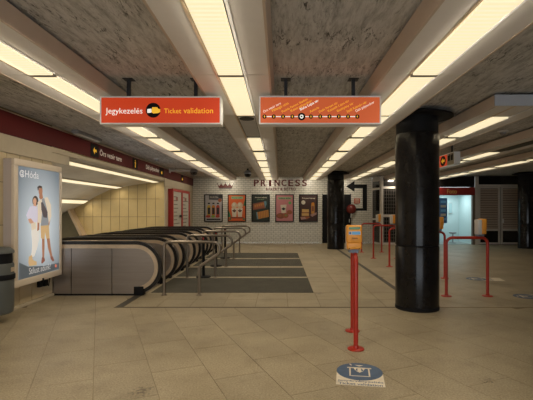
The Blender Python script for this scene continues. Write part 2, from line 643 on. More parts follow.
# slanted bulkhead panel low in the hall with a metal edge bar
bk = thing('bulkhead_panel', 'dark olive slanted panel beside the yellow tiles, left of the escalators', 'panel')
MB().prism([(-7.70, 1.56), (-7.10, 0.52), (-8.6, 0.30), (-8.6, 1.02)], 'y', 15.20, 15.50).build('panel_sheet', mat('olive_panel', (0.15, 0.13, 0.075), 0.5, var=0.15), bk)
MB().prism([(-7.70, 1.64), (-7.62, 1.64), (-7.02, 0.48), (-7.12, 0.46)], 'y', 15.14, 15.50).build('edge_bar', BRASS, bk)
MB().prism([(-8.6, 0.22), (-8.6, 0.30), (-7.06, 0.54), (-7.02, 0.47)], 'y', 15.14, 15.50).build('edge_bar', BRASS, bk)

# floor tiles --------------------------------------------------------
TANG = math.radians(23.4)
DU, DV = Vector((math.cos(TANG), math.sin(TANG))), Vector((-math.sin(TANG), math.cos(TANG)))   # across, along
SW, SL, GAP = 0.52, 0.94, 0.005
full_tile = MB().box(GAP / 2, SW - GAP / 2, GAP / 2, SL - GAP / 2, -0.006, 0, skip=('b',)).mesh('floor_tile', STONE)
far_mb = MB()


def poly_tile(P, far):
    if len(P) < 3 or area(P) < 0.012:
        return
    if far:
        far_mb.quad(*[(p[0], p[1], 0.0) for p in P])
        return
    m = MB().prism(P, 'z', -0.006, 0.0)
    cx = sum(p[0] for p in P) / len(P)
    cy = sum(p[1] for p in P) / len(P)
    m.v = [(v[0] - cx, v[1] - cy, v[2]) for v in m.v]
    o = m.build('floor_tile', STONE, floor)
    o.location = (cx, cy, 0)


def rot_region(x0, x1, y0, y1, far_y=99, xvis=None):
    for i in range(-30, 40):
        s0 = -0.042 + i * SW
        off = (i % 2) * SL * 0.5 + (i % 3) * 0.06
        for j in range(-14, 40):
            t0 = j * SL + off
            o = DU * s0 + DV * t0
            g = GAP / 2
            P = [o + DU * (a) + DV * (b) for a, b in ((g, g), (SW - g, g), (SW - g, SL - g), (g, SL - g))]
            P = [(p.x, p.y) for p in P]
            cx, cy = sum(p[0] for p in P) / 4, sum(p[1] for p in P) / 4
            far = cy > far_y or cy < 2.6 or abs(cx) > cy * 0.70 + 1.0
            C = clip_poly(P, x0, x1, y0, y1)
            if not C:
                continue
            if len(C) == 4 and abs(area(C) - area(P)) < 1e-6 and not far:
                link('floor_tile', full_tile, floor, (o.x, o.y, 0), TANG)
            else:
                poly_tile(C, far)


def axis_region(x0, x1, y0, y1, w, l, far_y=99):
    nx, ny = max(1, round((x1 - x0) / w)), max(1, round((y1 - y0) / l))
    w, l = (x1 - x0) / nx, (y1 - y0) / ny
    g = 0.004
    me = MB().box(g, w - g, g, l - g, -0.006, 0, skip=('b',)).mesh('floor_tile', STONE)
    for i in range(nx):
        for j in range(ny):
            xx, yy = x0 + i * w, y0 + j * l
            if yy > far_y:
                far_mb.quad((xx + g, yy + g, 0), (xx + w - g, yy + g, 0), (xx + w - g, yy + l - g, 0), (xx + g, yy + l - g, 0))
            else:
                link('floor_tile', me, floor, (xx, yy, 0))


rot_region(XL, 9.0, 0.0, 6.87)
rot_region(XL, -2.72, 6.87, 7.86)
rot_region(2.40, XR, 6.93, SHOPY, far_y=11.5)
MX0, MX1 = -2.5, 0.65
mats = [(8.12, 9.88), (10.09, 11.62), (11.98, 13.70), (13.98, 15.62)]
axis_region(-2.58, 2.30, 6.93, 8.12, 0.56, 0.6)
axis_region(0.65, 2.30, 8.12, 15.62, 0.55, 0.63, far_y=14)
axis_region(-2.58, 2.30, 15.62, YF, 0.7, 0.8, far_y=15)
axis_region(2.30, XR, SHOPY, YF, 0.7, 0.5, far_y=0)
for a, c in ((9.88, 10.09), (11.62, 11.98), (13.70, 13.98)):
    axis_region(MX0, MX1, a, c, 0.69, 0.3)
axis_region(-2.58, MX0, 8.12, 15.62, 0.48, 1.9)
axis_region(XL, -2.58, 7.90, YF, 0.6, 0.8, far_y=0)
rest = far_mb.build('floor_tiles_far', STONE, floor)
rest['kind'] = 'stuff'
struct(MB().box(-2.72, 2.40, 6.865, 6.935, -0.006, 0.001).build('trim_4', mat('thin_joint', (0.12, 0.095, 0.06), 0.8)))
struct(MB().box(-2.72, -2.60, 6.935, 8.0, -0.006, 0.001).build('trim_5', STRIP))
struct(MB().box(2.30, 2.40, 6.935, YF, -0.006, 0.001).build('trim_6', STRIP))

ordn = ['nearest the camera', 'second from the camera', 'third from the camera', 'farthest from the camera']
for k, (a, c) in enumerate(mats):
    t = tag(MB().bbox(MX0, MX1, a, c, -0.006, 0.004, 0.002, 1).build('floor_mat', MAT_DARK),
            'dark ribbed metal mat at an escalator landing, ' + ordn[k], 'floor mat', 'ribbed mats at the escalator landings')

# ------------------------------------------------------------------ light troughs
ZB = 3.0
HWID, LH = 0.41, 0.124
JO = [4.35 + 1.88 * k for k in range(-4, 9)]        # module joints, -3.17 .. 19.39


def area_lamp(name, loc, sx, sy, watts, parent, col=LAMP_COL, spread=130, rot=(0, 0, 0)):
    l = bpy.data.lights.new(name, 'AREA')
    l.shape = 'RECTANGLE'
    l.size, l.size_y = sx, sy
    l.energy = watts
    l.color = col
    l.spread = math.radians(spread)
    o = bpy.data.objects.new(name, l)
    COL.objects.link(o)
    o.location = loc
    o.rotation_euler = rot
    o.parent = parent
    return o


def trough(xc, y_start, label, dark=(), lens_from=None, cover=None, watts=LAMP_W, lens_to=99, wash=0):
    t = thing('light_trough', label, 'ceiling light', (xc, 0, ZB), 0, 'fluorescent light troughs under the slab')
    y1 = 19.5 if xc < 3 else SHOPY - 0.12
    MB().box(-0.20, 0.20, y_start + .02, y1, 0.02, 0.172).build('housing', DARKMETAL, t)
    for s in (-1, 1):
        poly = [(s * HWID, -0.003), (s * (HWID + 0.03), 0.145), (s * (HWID + 0.012), 0.145), (s * (HWID - 0.018), 0.02), (s * (HWID - 0.019), -0.003)]
        MB().prism(poly, 'y', y_start, y1).build('lip', LIP, t)
        MB().box(s * 0.148 - .012, s * 0.148 + .012, y_start, y1, -0.003, 0.03).build('lens_rail', ALU if s > 0 else BRASS, t)
    if y_start > 0:
        MB().bbox(-HWID - .03, HWID + .03, y_start - 0.02, y_start, -0.002, 0.15, 0.004, 1).build('end_cap', ENDGREY, t)
    js = [y_start] + [j for j in JO if y_start + 0.3 < j < y1 - 0.3] + [y1]
    for a, c in zip(js, js[1:]):
        for s in (-1, 1):
            x0, x1 = sorted((s * 0.162, s * (HWID - 0.020)))
            MB().box(x0, x1, a + 0.004, c - 0.004, 0.0, 0.014).build('side_panel', PANEL, t)
        mid = (a + c) / 2
        ga, gc = [0.03 if j < 6 else 0.06 if j < 7 else 0.12 if j < 9 else 0.19 for j in (a, c)]
        la, lc = a + ga, c - gc
        if lens_from and a < lens_from:
            if c <= lens_from:
                MB().box(-LH, LH, a, c, 0.004, 0.014).build('cover_panel', PANEL, t)
                continue
            MB().box(-LH, LH, a, lens_from, 0.004, 0.014).build('cover_panel', PANEL, t)
            la = lens_from
        if (c > 19.5 and xc < 3) or mid > lens_to:
            MB().box(-LH, LH, a, c, 0.004, 0.014).build('cover_panel', PANEL, t)
            continue
        if cover and cover[0] < mid < cover[1]:
            MB().box(-LH, LH, a + 0.38, c - 0.14, 0.004, 0.014).build('cover_panel', mat('pale_grey_cover', (0.52, 0.52, 0.53), 0.45, var=0.1), t)
            MB().box(-LH, LH, a - 0.02, a + 0.37, 0.004, 0.014).build('cover_panel', PANEL, t)
            MB().lathe([(0.115, 0.0), (0.115, -0.012), (0.10, -0.016)], (0, a + 0.21, 0.004), 24).build('loudspeaker_grille', mat('grille', (0.05, 0.045, 0.04), 0.6), t, True)
            continue
        if c < y1:
          MB().box(-LH - 0.01, LH + 0.01, c - gc + .005, c + gc - .005, -0.016 if c < 6 else -0.002, 0.012).build('divider', DIVIDER, t)
        off = any(d0 < mid < d1 for d0, d1 in dark)
        MB().bbox(-LH, LH, la, lc, -0.014, 0.012, 0.004, 2).build('lens', LENS_OFF if off else LENS, t)
        if not off:
            area_lamp('tube_or_fill_lamp', (0, (la + lc) / 2, -0.018), 0.22, lc - la, watts * (lc - la) / 1.82, t)
            for sd_ in (-1, 1):      # added fill beside the diffuser, a flat fan to brighten the panels
                area_lamp('tube_or_fill_lamp', (sd_ * (LH + 0.004), (la + lc) / 2, -0.008), 0.010, lc - la, SIDE_W * watts / LAMP_W, t, spread=34, rot=(0, -sd_ * (PI / 2 + math.radians(7)), 0))
            if wash:
                area_lamp('tube_or_fill_lamp', (wash * 0.06, (la + lc) / 2, -0.034), 0.05, lc - la, WASH_W, t, spread=120, rot=(0, -wash * math.radians(62), 0))  # added wall-wash fill, aimed sideways to brighten the left wall
            if c > 19:
                area_lamp('tube_or_fill_lamp', (0, lc + 0.01, -0.03), 0.22, 0.05, END_W, t, spread=125, rot=(math.radians(62), 0, 0))  # added fill facing the end wall to brighten its bricks
    return t


trough(-2.46, YB + 0.3, 'leftmost long ceiling light trough, passing over the ticket validation sign', wash=-1)
trough(-0.51, YB + 0.3, 'ceiling light trough with loudspeaker, between the two hanging orange signs', cover=(6.3, 8.0))
trough(1.49, YB + 0.3, 'ceiling light trough at the right of the line map sign, beside the column')
trough(3.32, 5.65, 'ceiling light trough with grey end cap just right of the near column', lens_from=6.34, watts=LAMP_W * .6)
trough(5.20, 5.65, 'ceiling light trough second from the right edge, one module unlit', dark=((8.0, 10.0),), lens_from=8.1, watts=LAMP_W * .5)
trough(7.05, 5.65, 'rightmost ceiling light trough, above the shuttered shop doors', lens_from=11.8, watts=LAMP_W * .5)

# hall strips (lamps running across the escalators)
for k, (x, tilt, lb) in enumerate(((-4.55, -6, 'highest strip lamp over the escalators, just under the maroon band'),
                                   (-5.90, -12, 'middle strip lamp on the curved escalator ceiling'),
                                   (-7.12, -30, 'lowest short strip lamp on the curved escalator ceiling'))):
    zt = hall_z(x) - 0.012
    t = thing('strip_lamp', lb, 'ceiling light', (x, 0, zt), 0, 'strip lamps over the escalators')
    t.rotation_euler = (0, math.radians(tilt), 0)
    MB().box(-0.13, 0.13, 7.9, 15.4, -0.02, 0.012).build('housing', WALL_BEIGE, t)
    y = 7.95
    while y < 15.2:
        c = min(y + 1.84, 15.38)
        MB().box(-0.10, 0.10, y, c, -0.028, -0.018).build('lens', LENS, t)
        area_lamp('tube_or_fill_lamp', (0, (y + c) / 2, -0.034), 0.18, c - y, HALL_W, t, spread=150)
        y = c + 0.03

# ------------------------------------------------------------------ maroon sign band on the left
BX = XL + 0.045
band = thing('sign_band', 'long maroon direction band running along the left wall under the ceiling', 'sign')
MB().bbox(XL - 0.01, BX, YB, YF - 0.02, 2.77, 3.12, 0.005, 1).build('band_panel', MAROON, band)
MB().box(XL, BX + 0.006, YB, YF - 0.02, 3.12, 3.132).build('edge_strip', BRASS, band)


def by(u):
    return 4.205 * F_PX / (VPX - u)


def plaque(u0, u1, sym):
    y0, y1 = by(u0), by(u1)
    zc, w = 2.945, y1 - y0
    p = flat(band, 'plaque', BLACK, [(BX + .001, y0 + w / 2 + a, zc + c) for a, c in ell(0, 0, w / 2, 0.155, 24)] if False else
             [(BX + .001, y0, 2.80), (BX + .001, y1, 2.80), (BX + .001, y1, 3.09), (BX + .001, y0, 3.09)], (1, 0, 0), 0.004)
    X = BX + 0.007
    c = (y0 + y1) / 2
    if sym == 'arrow':
        h = 0.09
        pts = [(-h, 0), (-0.01, h * .9), (-0.01, 0.03), (h, 0.03), (h, -0.03), (-0.01, -0.03), (-0.01, -h * .9)]
        flat(p, 'arrow', YELARROW, [(X, c + a, zc + b_) for a, b_ in pts], (1, 0, 0), 0.002)
    elif sym == 'person':
        flat(p, 'pictogram', YELARROW, [(X, c + a, zc + .085 + b_) for a, b_ in ell(0, 0, .025, .025, 12)], (1, 0, 0), 0.002)
        flat(p, 'pictogram', YELARROW, [(X, c - .05, zc + .04), (X, c + .05, zc + .04), (X, c + .02, zc - .02), (X, c + .035, zc - .11), (X, c - .035, zc - .11), (X, c - .02, zc - .02)], (1, 0, 0), 0.002)
    elif sym == 'bar':
        flat(p, 'pictogram', YELARROW, [(X, c - .07, zc - .07), (X, c + .07, zc - .07), (X, c + .05, zc + .03), (X, c - .05, zc + .03)], (1, 0, 0), 0.002)
    return p


plaque(90.5, 98.5, 'arrow')
plaque(132.5, 137.5, 'person')
plaque(159.5, 163.5, 'bar')
plaque(181, 183.2, 'bar')
put_text(band, 'Örs vezér tere', PALETEXT, (BX + 0.004, by(99.6), 2.875), (0, 1, 0), (0, 0, 1), width=by(121.5) - by(99.6), height=0.16, bold=True)
put_text(band, 'Déli', PALETEXT, (BX + 0.004, by(146), 2.89), (0, 1, 0), (0, 0, 1), width=by(149.4) - by(146), height=0.14, bold=True)
put_text(band, 'pályaudvar', PALETEXT, (BX + 0.004, by(150.2), 2.86), (0, 1, 0), (0, 0, 1), width=by(159) - by(150.2), height=0.17, bold=True)

# ------------------------------------------------------------------ hanging signs
def hanging_sign(x0, x1, Y, z0, z1, label):
    t = thing('hanging_sign', label, 'sign', ((x0 + x1) / 2, Y, z0), 0)
    w, h, d = (x1 - x0) / 2, z1 - z0, 0.16
    MB().box(-w + .012, w - .012, 0.012, d, 0.012, h - 0.012).build('sign_box', WHITEP, t)
    fr = 0.018
    for a in ((-w, w, -0.004, d + .004, 0, fr), (-w, w, -0.004, d + .004, h - fr, h), (-w, -w + fr, -0.004, d + .004, fr, h - fr), (w - fr, w, -0.004, d + .004, fr, h - fr)):
        MB().bbox(*a, 0.003, 1).build('frame_bar', ALU, t)
    for s in (-1, 1):
        MB().box(s * w * .56 - .02, s * w * .56 + .02, d / 2 - .02, d / 2 + .02, h, ZC - z0 + .01).build('hanger', DARKMETAL, t)
        MB().box(s * w * .56 - .06, s * w * .56 + .06, d / 2 - .06, d / 2 + .06, ZC - z0 - .008, ZC - z0).build('hanger_plate', DARKMETAL, t)
    return t, w, h, fr


SY = 5.0
s1, w, h, fr = hanging_sign(-2.145, -0.70, SY, 2.62, 2.955, 'orange-red hanging sign about ticket validation with a hand symbol')
MB().box(-w + fr, w - fr, 0.002, 0.012, fr, h - fr).build('face', SIGNRED, s1)
K = SY / F_PX


def sx1(u):
    return (u - VPX) * K - (-2.145 - 0.70) / 2


def sz(v):
    return EYE - (v - VPY) * K - 2.62


put_text(s1, 'Jegykezelés', SIGNWHITE, (sx1(105.5), -0.001, sz(115.4)), (1, 0, 0), (0, 0, 1), width=sx1(142.5) - sx1(105.5))
put_text(s1, 'Ticket', SIGNYEL, (sx1(164), -0.001, sz(113.3)), (1, 0, 0), (0, 0, 1), width=sx1(181.2) - sx1(164))
put_text(s1, 'validation', SIGNYEL, (sx1(183.6), -0.001, sz(113.3)), (1, 0, 0), (0, 0, 1), width=sx1(213) - sx1(183.6))
flat(s1, 'symbol_disc', BLACK, [(sx1(153.2) + a, 0.002, sz(110.2) + b) for a, b in ell(0, 0, .088, .088, 32)], (0, -1, 0), 0.003)
cx, cz = sx1(153.2), sz(110.2)
flat(s1, 'symbol_hand', SIGNYEL, [(cx + a, -0.002, cz + b) for a, b in ((-.01, .035), (.05, .035), (.06, .015), (.085, .012), (.085, -.02), (.06, -.035), (0, -.04), (-.02, -.02))], (0, -1, 0), 0.002)
flat(s1, 'symbol_ticket', SIGNWHITE, [(cx + a, -0.002, cz + b) for a, b in ((-.07, .012), (-.02, .018), (-.02, -.028), (-.07, -.034))], (0, -1, 0), 0.002)

s2, w, h, fr = hanging_sign(-0.25, 1.205, SY, 2.62, 2.96, 'orange hanging sign showing a metro line map with eleven stops')
MB().box(-w + fr, w - fr, 0.002, 0.012, fr, h - fr).build('face', SIGNORG, s2)


def sx2(u):
    return (u - VPX) * K - (1.205 - 0.25) / 2


zl = sz(116.6)
MB().box(sx2(264.5), sx2(357.5), -0.001, 0.002, zl - .005, zl + .005).build('map_line', SIGNWHITE, s2)
names = ['Örs vezér tere', 'Pillangó utca', 'Puskás Ferenc Stadion', 'Keleti pályaudvar', 'Blaha Lujza tér', 'Astoria', 'Deák Ferenc tér', 'Kossuth Lajos tér', 'Batthyány tér', 'Széll Kálmán tér', 'Déli pályaudvar']
ca, sa = math.cos(math.radians(27)), math.sin(math.radians(27))
for i, nm in enumerate(names):
    xx = sx2(264.5 + 9.28 * i)
    cur = i == 4
    flat(s2, 'stop_dot', BLACK, [(xx + a, -0.001, zl + b) for a, b in ell(0, 0, .045 if cur else .025, .045 if cur else .025, 20)], (0, -1, 0), 0.002)
    flat(s2, 'stop_ring', SIGNWHITE if cur else SIGNYEL, [(xx + a, -0.003, zl + b) for a, b in ell(0, 0, .022 if cur else .007, .024 if cur else .013, 14)], (0, -1, 0), 0.001)
    if cur:
        flat(s2, 'stop_ring', BLACK, [(xx + a, -0.004, zl + b) for a, b in ell(0, 0, .010, .010, 14)], (0, -1, 0), 0.001)
    put_text(s2, nm, SIGNWHITE if i in (0, 4, 10) else SIGNYEL, (xx - 0.008, -0.001, zl + (0.062 if cur else .045)), (ca, 0, sa), (-sa, 0, ca), width=0.0158 * len(nm) + .01, bold=cur)

# sign parallel to the aisle, right of the near column
s3 = thing('hanging_sign', 'red and grey hanging sign with yellow arrow, half hidden by the near column', 'sign', (4.10, 9.90, 2.68))
MB().box(0.006, 0.15, 0.0, 1.75, 0.0, 0.30).build('sign_box', ALU, s3)
MB().box(0.0, 0.006, 0.42, 1.73, 0.015, 0.285).build('face', SIGNRED, s3)
MB().box(0.0, 0.006, 0.02, 0.41, 0.015, 0.285).build('face', mat('grey_face', (0.26, 0.24, 0.17), 0.5), s3)
flat(s3, 'symbol_disc', BLACK, [(-0.001, 0.66 + a, .15 + b) for a, b in ell(0, 0, .17, .125, 24)], (-1, 0, 0), 0.002)
flat(s3, 'arrow', YELARROW, [(-0.003, .66 + a, .15 + b) for a, b in ((.11, 0), (.0, .075), (.0, .03), (-.11, .03), (-.11, -.03), (.0, -.03), (.0, -.075))], (-1, 0, 0), 0.002)
for q in (0.12, 0.29):
    flat(s3, 'pictogram', BLACK, [(-0.001, q + a, .17 + b) for a, b in ((-.06, -.06), (.06, -.06), (.07, .08), (.03, .06), (-.03, .10), (-.07, .05))], (-1, 0, 0), 0.002)
for q in (0.3, 1.4):
    MB().box(.06, .10, q - .02, q + .02, .30, .50).build('hanger', DARKMETAL, s3)

# ------------------------------------------------------------------ columns
def column(x, y, label, r=0.345):
    t = thing('column', label, 'column', (x, y, 0))
    MB().cyl((0, 0, 0), r - 0.015, ZC, 40).build('core', BLACK, t, True)
    MB().lathe([(r + 0.001, 0), (r + 0.001, 0.055), (r - 0.004, 0.058)], (0, 0, 0), 48).build('base_ring', BLACK, t, True)
    MB().lathe([(0.54, ZC - 0.09), (0.56, ZC - 0.082), (0.56, ZC - 0.062), (0.36, ZC - 0.001)], (0, 0, 0), 48).build('top_disc', BLACK, t, True)
    for z0, z1 in ((0.06, 1.03), (1.036, 2.84)):
        for k in range(4):
            a0 = k * PI / 2 - 0.35
            MB().lathe([(r - 0.018, z0), (r, z0 + .004), (r, z1 - .03), (r - .006, z1 - .008), (r - 0.018, z1)], (0, 0, 0), 12, a0=a0 + 0.012, a1=a0 + PI / 2 - 0.012).build('cladding_panel', BLACKGLOSS, t, True)
    return t


column(2.24, 6.87, 'big polished black round column nearest the camera, right of centre')
column(2.30, 17.35, 'distant black round column in front of the white brick wall')
column(10.35, 17.6, 'black round column cut by the right edge of the picture')

# ------------------------------------------------------------------ escalators
EX, EZ, ER = -2.72, 0.52, 0.36         # newel centre and panel radius
P_BEND = -4.75
SLOPE = math.tan(math.radians(28))


def rail_path(rad, x_end=-9.6, low=True):
    """centre line of something running round the newel at radius rad, list of (x, z)"""
    pts = []
    a0 = -80 if low else -60
    for i in range(23):
        a = math.radians(a0 + (90 - a0) * i / 22)
        pts.append((EX + rad * math.cos(a), EZ + rad * math.sin(a)))
    ztop = EZ + rad
    pts.append((-3.6, ztop))
    pts.append((P_BEND + .35, ztop))
    for i in range(1, 7):
        q = i / 6
        x = P_BEND + .35 - q * 1.2
        pts.append((x, ztop - SLOPE * 1.2 * q * q * 0.5))
    xl, zl_ = pts[-1]
    pts.append((x_end, zl_ - SLOPE * (xl - x_end)))
    return pts


def ribbon(outer, inner, y0, y1):
    """solid between two (x,z) polylines of equal length, between y0 and y1"""
    b = MB()
    n = len(outer)
    for P, y in ((outer, y0), (inner, y0), (outer, y1), (inner, y1)):
        b.v += [(p[0], y, p[1]) for p in P]
    for i in range(n - 1):
        for a, c in ((0, n), (n, 3 * n), (3 * n, 2 * n), (2 * n, 0)):
            b.f.append((a + i, a + i + 1, c + i + 1, c + i))
    b.f += [(0, n, 3 * n, 2 * n), (n - 1, 2 * n - 1, 4 * n - 1, 3 * n - 1)]
    return b


def panel_polys(x_end=-9.2):
    arc = []
    for i in range(19):
        a = math.radians(-80 + 170 * i / 18)
        arc.append((EX + ER * math.cos(a), EZ + ER * math.sin(a)))
    zt = EZ + ER
    newel = [(-3.143, 0.02), (-2.66, 0.02)] + arc + [(-3.143, zt)]
    mid = [(-3.903, 0.02), (-3.157, 0.02), (-3.157, zt), (-3.903, zt)]
    lft = [(-4.40, 0.02), (-3.917, 0.02), (-3.917, zt), (-4.40, zt)]
    path = [p for p in rail_path(ER) if p[0] <= -4.35]
    slope = path + [(p[0], p[1] - 0.9) for p in reversed(path)]
    return [newel, mid, lft, slope]


polys = panel_polys()
side_mes = [[MB().prism(p, 'y', y0, y1).mesh('side_panel', STEEL) for p in polys] for y0, y1 in ((0.0, 0.13), (1.22, 1.35))]
trim_o, trim_i = rail_path(0.43), rail_path(0.358)
hr_o, hr_i = rail_path(0.495), rail_path(0.435)
dk_o, dk_i = rail_path(0.437), rail_path(0.423)
trim_me = [ribbon(trim_o, trim_i, a, b).mesh('balustrade_trim', BRASS, True) for a, b in ((0.012, 0.118), (1.232, 1.338))]
rail_me = [ribbon(hr_o, hr_i, a, b).mesh('handrail', RUBBER, True) for a, b in ((0.022, 0.108), (1.242, 1.328))]
guide_me = [ribbon(dk_o, dk_i, a, b).mesh('handrail_guide', BLACK, True) for a, b in ((0.045, 0.085), (1.265, 1.305))]
inlet_me = [MB().bbox(-2.74, -2.56, a, b, 0.0, 0.165, 0.01, 2).mesh('handrail_inlet', BLACK, True) for a, b in ((-0.01, 0.14), (1.21, 1.36))]
comb_me = MB().bbox(-4.2, -2.6, 0.14, 1.21, 0.0, 0.012, 0.002, 1).mesh('comb_plate', STEEL)
step_me = MB().bbox(-0.40, 0.0, 0.16, 1.19, -0.20, 0.0, 0.006, 1).mesh('step', STEEL)
cap_me = MB().bbox(-3.62, -3.47, 0.04, 0.09, EZ + 0.49, EZ + 0.503, 0.004, 1).mesh('rail_plate', BRASS)
skirt_me = MB().box(-4.4, -2.70, -0.012, 0.0, 0.0, 0.03).mesh('plinth', BLACK)
eord = ['nearest of the four escalators, long steel side facing the camera', 'second escalator counted from the camera, behind the first steel balustrade',
        'third escalator counted from the camera, mostly hidden by nearer ones', 'farthest of the four escalators, next to the yellow tile wall']
for k in range(4):
    t = thing('escalator', eord[k], 'escalator', (0, 7.87 + 1.96 * k, 0), 0, 'bank of escalators')
    for s in (0, 1):
        for me in side_mes[s]:
            link('side_panel', me, t)
        link('balustrade_trim', trim_me[s], t)
        link('handrail', rail_me[s], t)
        link('handrail_guide', guide_me[s], t)
        link('handrail_inlet', inlet_me[s], t)
    link('comb_plate', comb_me, t)
    link('plinth', skirt_me, t)
    for i in range(9):
        link('step', step_me, t, (-4.22 - .4 * i, 0, -0.2 * max(0, i - 1)))
    if k == 0:
        link('rail_plate', cap_me, t)

# ------------------------------------------------------------------ steel guide rails
def arc_pts(c, r, a0, a1, n=7):
    return [(c[0] + r * math.cos(math.radians(a0 + (a1 - a0) * i / n)), 0, c[1] + r * math.sin(math.radians(a0 + (a1 - a0) * i / n))) for i in range(n + 1)]


gp = [(-2.18, 0, 0.0)] + arc_pts((-2.18 + .09, 1.0 - .09), .09, 180, 90) + [(-1.32, 0, 1.0)] + \
     arc_pts((-1.27, 0.86), .14, 90, -40, 9) + [(-1.50, 0, 0.545), (-1.52, 0, 0.50), (-1.52, 0, 0.0)]
guide = thing('guide_rail', 'bent steel guide rail in front of the nearest escalator', 'railing', (0, 7.90, 0), 0, 'steel guide rails at the escalators')
MB().tube(gp, 0.029, 12).build('tube', STEEL2, guide, True)
for x in (-2.18, -1.52):
    MB().lathe([(0.06, 0.0), (0.06, 0.008), (0.035, 0.02), (0.024, 0.05)], (x, 0, 0), 18).build('floor_flange', STEEL2, guide, True)
gl = ['', 'bent steel guide rail, second of five from the camera', 'bent steel guide rail, third of five from the camera',
      'bent steel guide rail, fourth of five from the camera', 'bent steel guide rail farthest from the camera, nearest the white brick wall']
for k in range(1, 5):
    c = copy_tree(guide)
    c.location.y = 7.90 + 1.965 * k
    c['label'] = gl[k]

# black belt posts
post = thing('barrier_post', 'black belt barrier post between escalators, nearest of the three', 'post', (-1.82, 10.0, 0), 0, 'black belt barrier posts')
MB().lathe([(0.17, 0.0), (0.17, 0.018), (0.15, 0.03), (0.05, 0.04)], seg=28).build('base', BLACK, post, True)
MB().cyl((0, 0, 0.035), 0.033, 0.84, 18).build('pole', BLACK, post, True)
MB().lathe([(0.038, 0.87), (0.042, 0.88), (0.042, 0.96), (0.034, 0.985), (0.001, 0.99)], seg=18).build('belt_head', BLACK, post, True)
MB().box(-0.015, 0.02, -0.046, -0.038, 0.89, 0.95).build('belt_clip', REDPAINT, post)
for k, lb in ((1, 'black belt barrier post between escalators, middle of the three'), (2, 'black belt barrier post between escalators, farthest of the three')):
    c = copy_tree(post)
    c.location.y = 10.0 + 1.965 * k
    c['label'] = lb

# ------------------------------------------------------------------ red hoops and validators
def hoop(loc, rz, wdt, label, group):
    t = thing('barrier_hoop', label, 'barrier', loc, rz, group)
    r, H = 0.11, 1.085
    p = [(0, 0, 0)] + arc_pts((r, H - r), r, 180, 90) + arc_pts((wdt - r, H - r), r, 90, 0) + [(wdt, 0, 0)]
    MB().tube(p, 0.027, 14).build('tube', REDPAINT, t, True)
    for x in (0, wdt):
        MB().lathe([(0.095, 0.0), (0.095, 0.01), (0.085, 0.016), (0.036, 0.018), (0.030, 0.045)], (x, 0, 0), 24).build('floor_flange', REDPAINT, t, True)
    return t


def validator(loc, rz, label, group):
    t = thing('ticket_validator', label, 'ticket validator', loc, rz, group)       # front is local -Y
    MB().bbox(-0.055, 0.055, -0.04, 0.075, -0.035, 0.012, 0.006).build('mount', BLUEGREY, t)
    MB().bbox(-0.083, 0.083, 0.015, 0.085, 0.0, 0.275, 0.012, 3).build('rear_housing', WHITEP, t, True)
    b = MB().bbox(-0.089, 0.089, -0.075, 0.02, 0.085, 0.29, 0.016, 3).build('front_cover', ORANGE, t, True)
    MB().bbox(-0.084, 0.084, -0.066, 0.02, 0.008, 0.09, 0.014, 3).build('lower_cover', ORANGE, t, True)
    MB().bbox(-0.064, 0.064, -0.079, -0.07, 0.240, 0.268, 0.003, 1).build('display', GREENLCD, b)
    MB().box(-0.068, 0.068, -0.0775, -0.07, 0.178, 0.218).build('sticker', WHITEP, b)
    MB().box(-0.030, 0.066, -0.079, -0.07, 0.182, 0.214).build('sticker_print', BLUELIGHT, b)
    flat(b, 'sticker_print', BLUE, [(-0.05 + a, -0.0775, .198 + c) for a, c in ell(0, 0, .013, .015, 14)], (0, -1, 0), .0015)
    MB().bbox(-0.043, 0.043, -0.083, -0.07, 0.122, 0.146, 0.004, 1).build('slot_lip', ORANGE, b)
    MB().box(-0.034, 0.034, -0.085, -0.08, 0.137, 0.144).build('slot', BLACK, b)
    for x in (-0.055, 0.055):
        MB().ball((x, -0.066, 0.018), 0.006, 10, 6).build('screw', BLACK, t)
    return t


HG, VG = 'red hoop barriers in the validation line', 'orange ticket validators'
a_ang = math.atan2(0.73, 0.088)
hoop((0.872, 4.83, 0), a_ang, 0.73, 'red hoop barrier standing alone in the middle foreground, seen end-on', HG)
validator((0.862, 4.93, 1.135), 0.0, 'orange ticket validator facing the camera on the foreground hoop', VG)
ho = ['red hoop barrier just right of the big column, nearest of its row', 'red hoop barrier partly behind the big column, second of the right-hand row',
      'red hoop barrier, third of the right-hand row, left of the big column', 'red hoop barrier, fourth of the right-hand row, seen left of the big column',
      'red hoop barrier farthest away, closest to the white brick wall']
vo = ['orange ticket validator on the nearest right-hand hoop, seen from the side', 'orange ticket validator peeping out right of the big column',
      'orange ticket validator hidden behind the column on the third right-hand hoop', 'orange ticket validator on the fourth right-hand hoop, against the big column edge',
      'orange ticket validator on the farthest hoop, in front of the glass door']
for k in range(5):
    y = 7.80 + 2.03 * k
    hoop((3.09, y, 0), 0, 0.765, ho[k], HG)
    validator((3.73, y, 1.147), PI / 2, vo[k], VG)

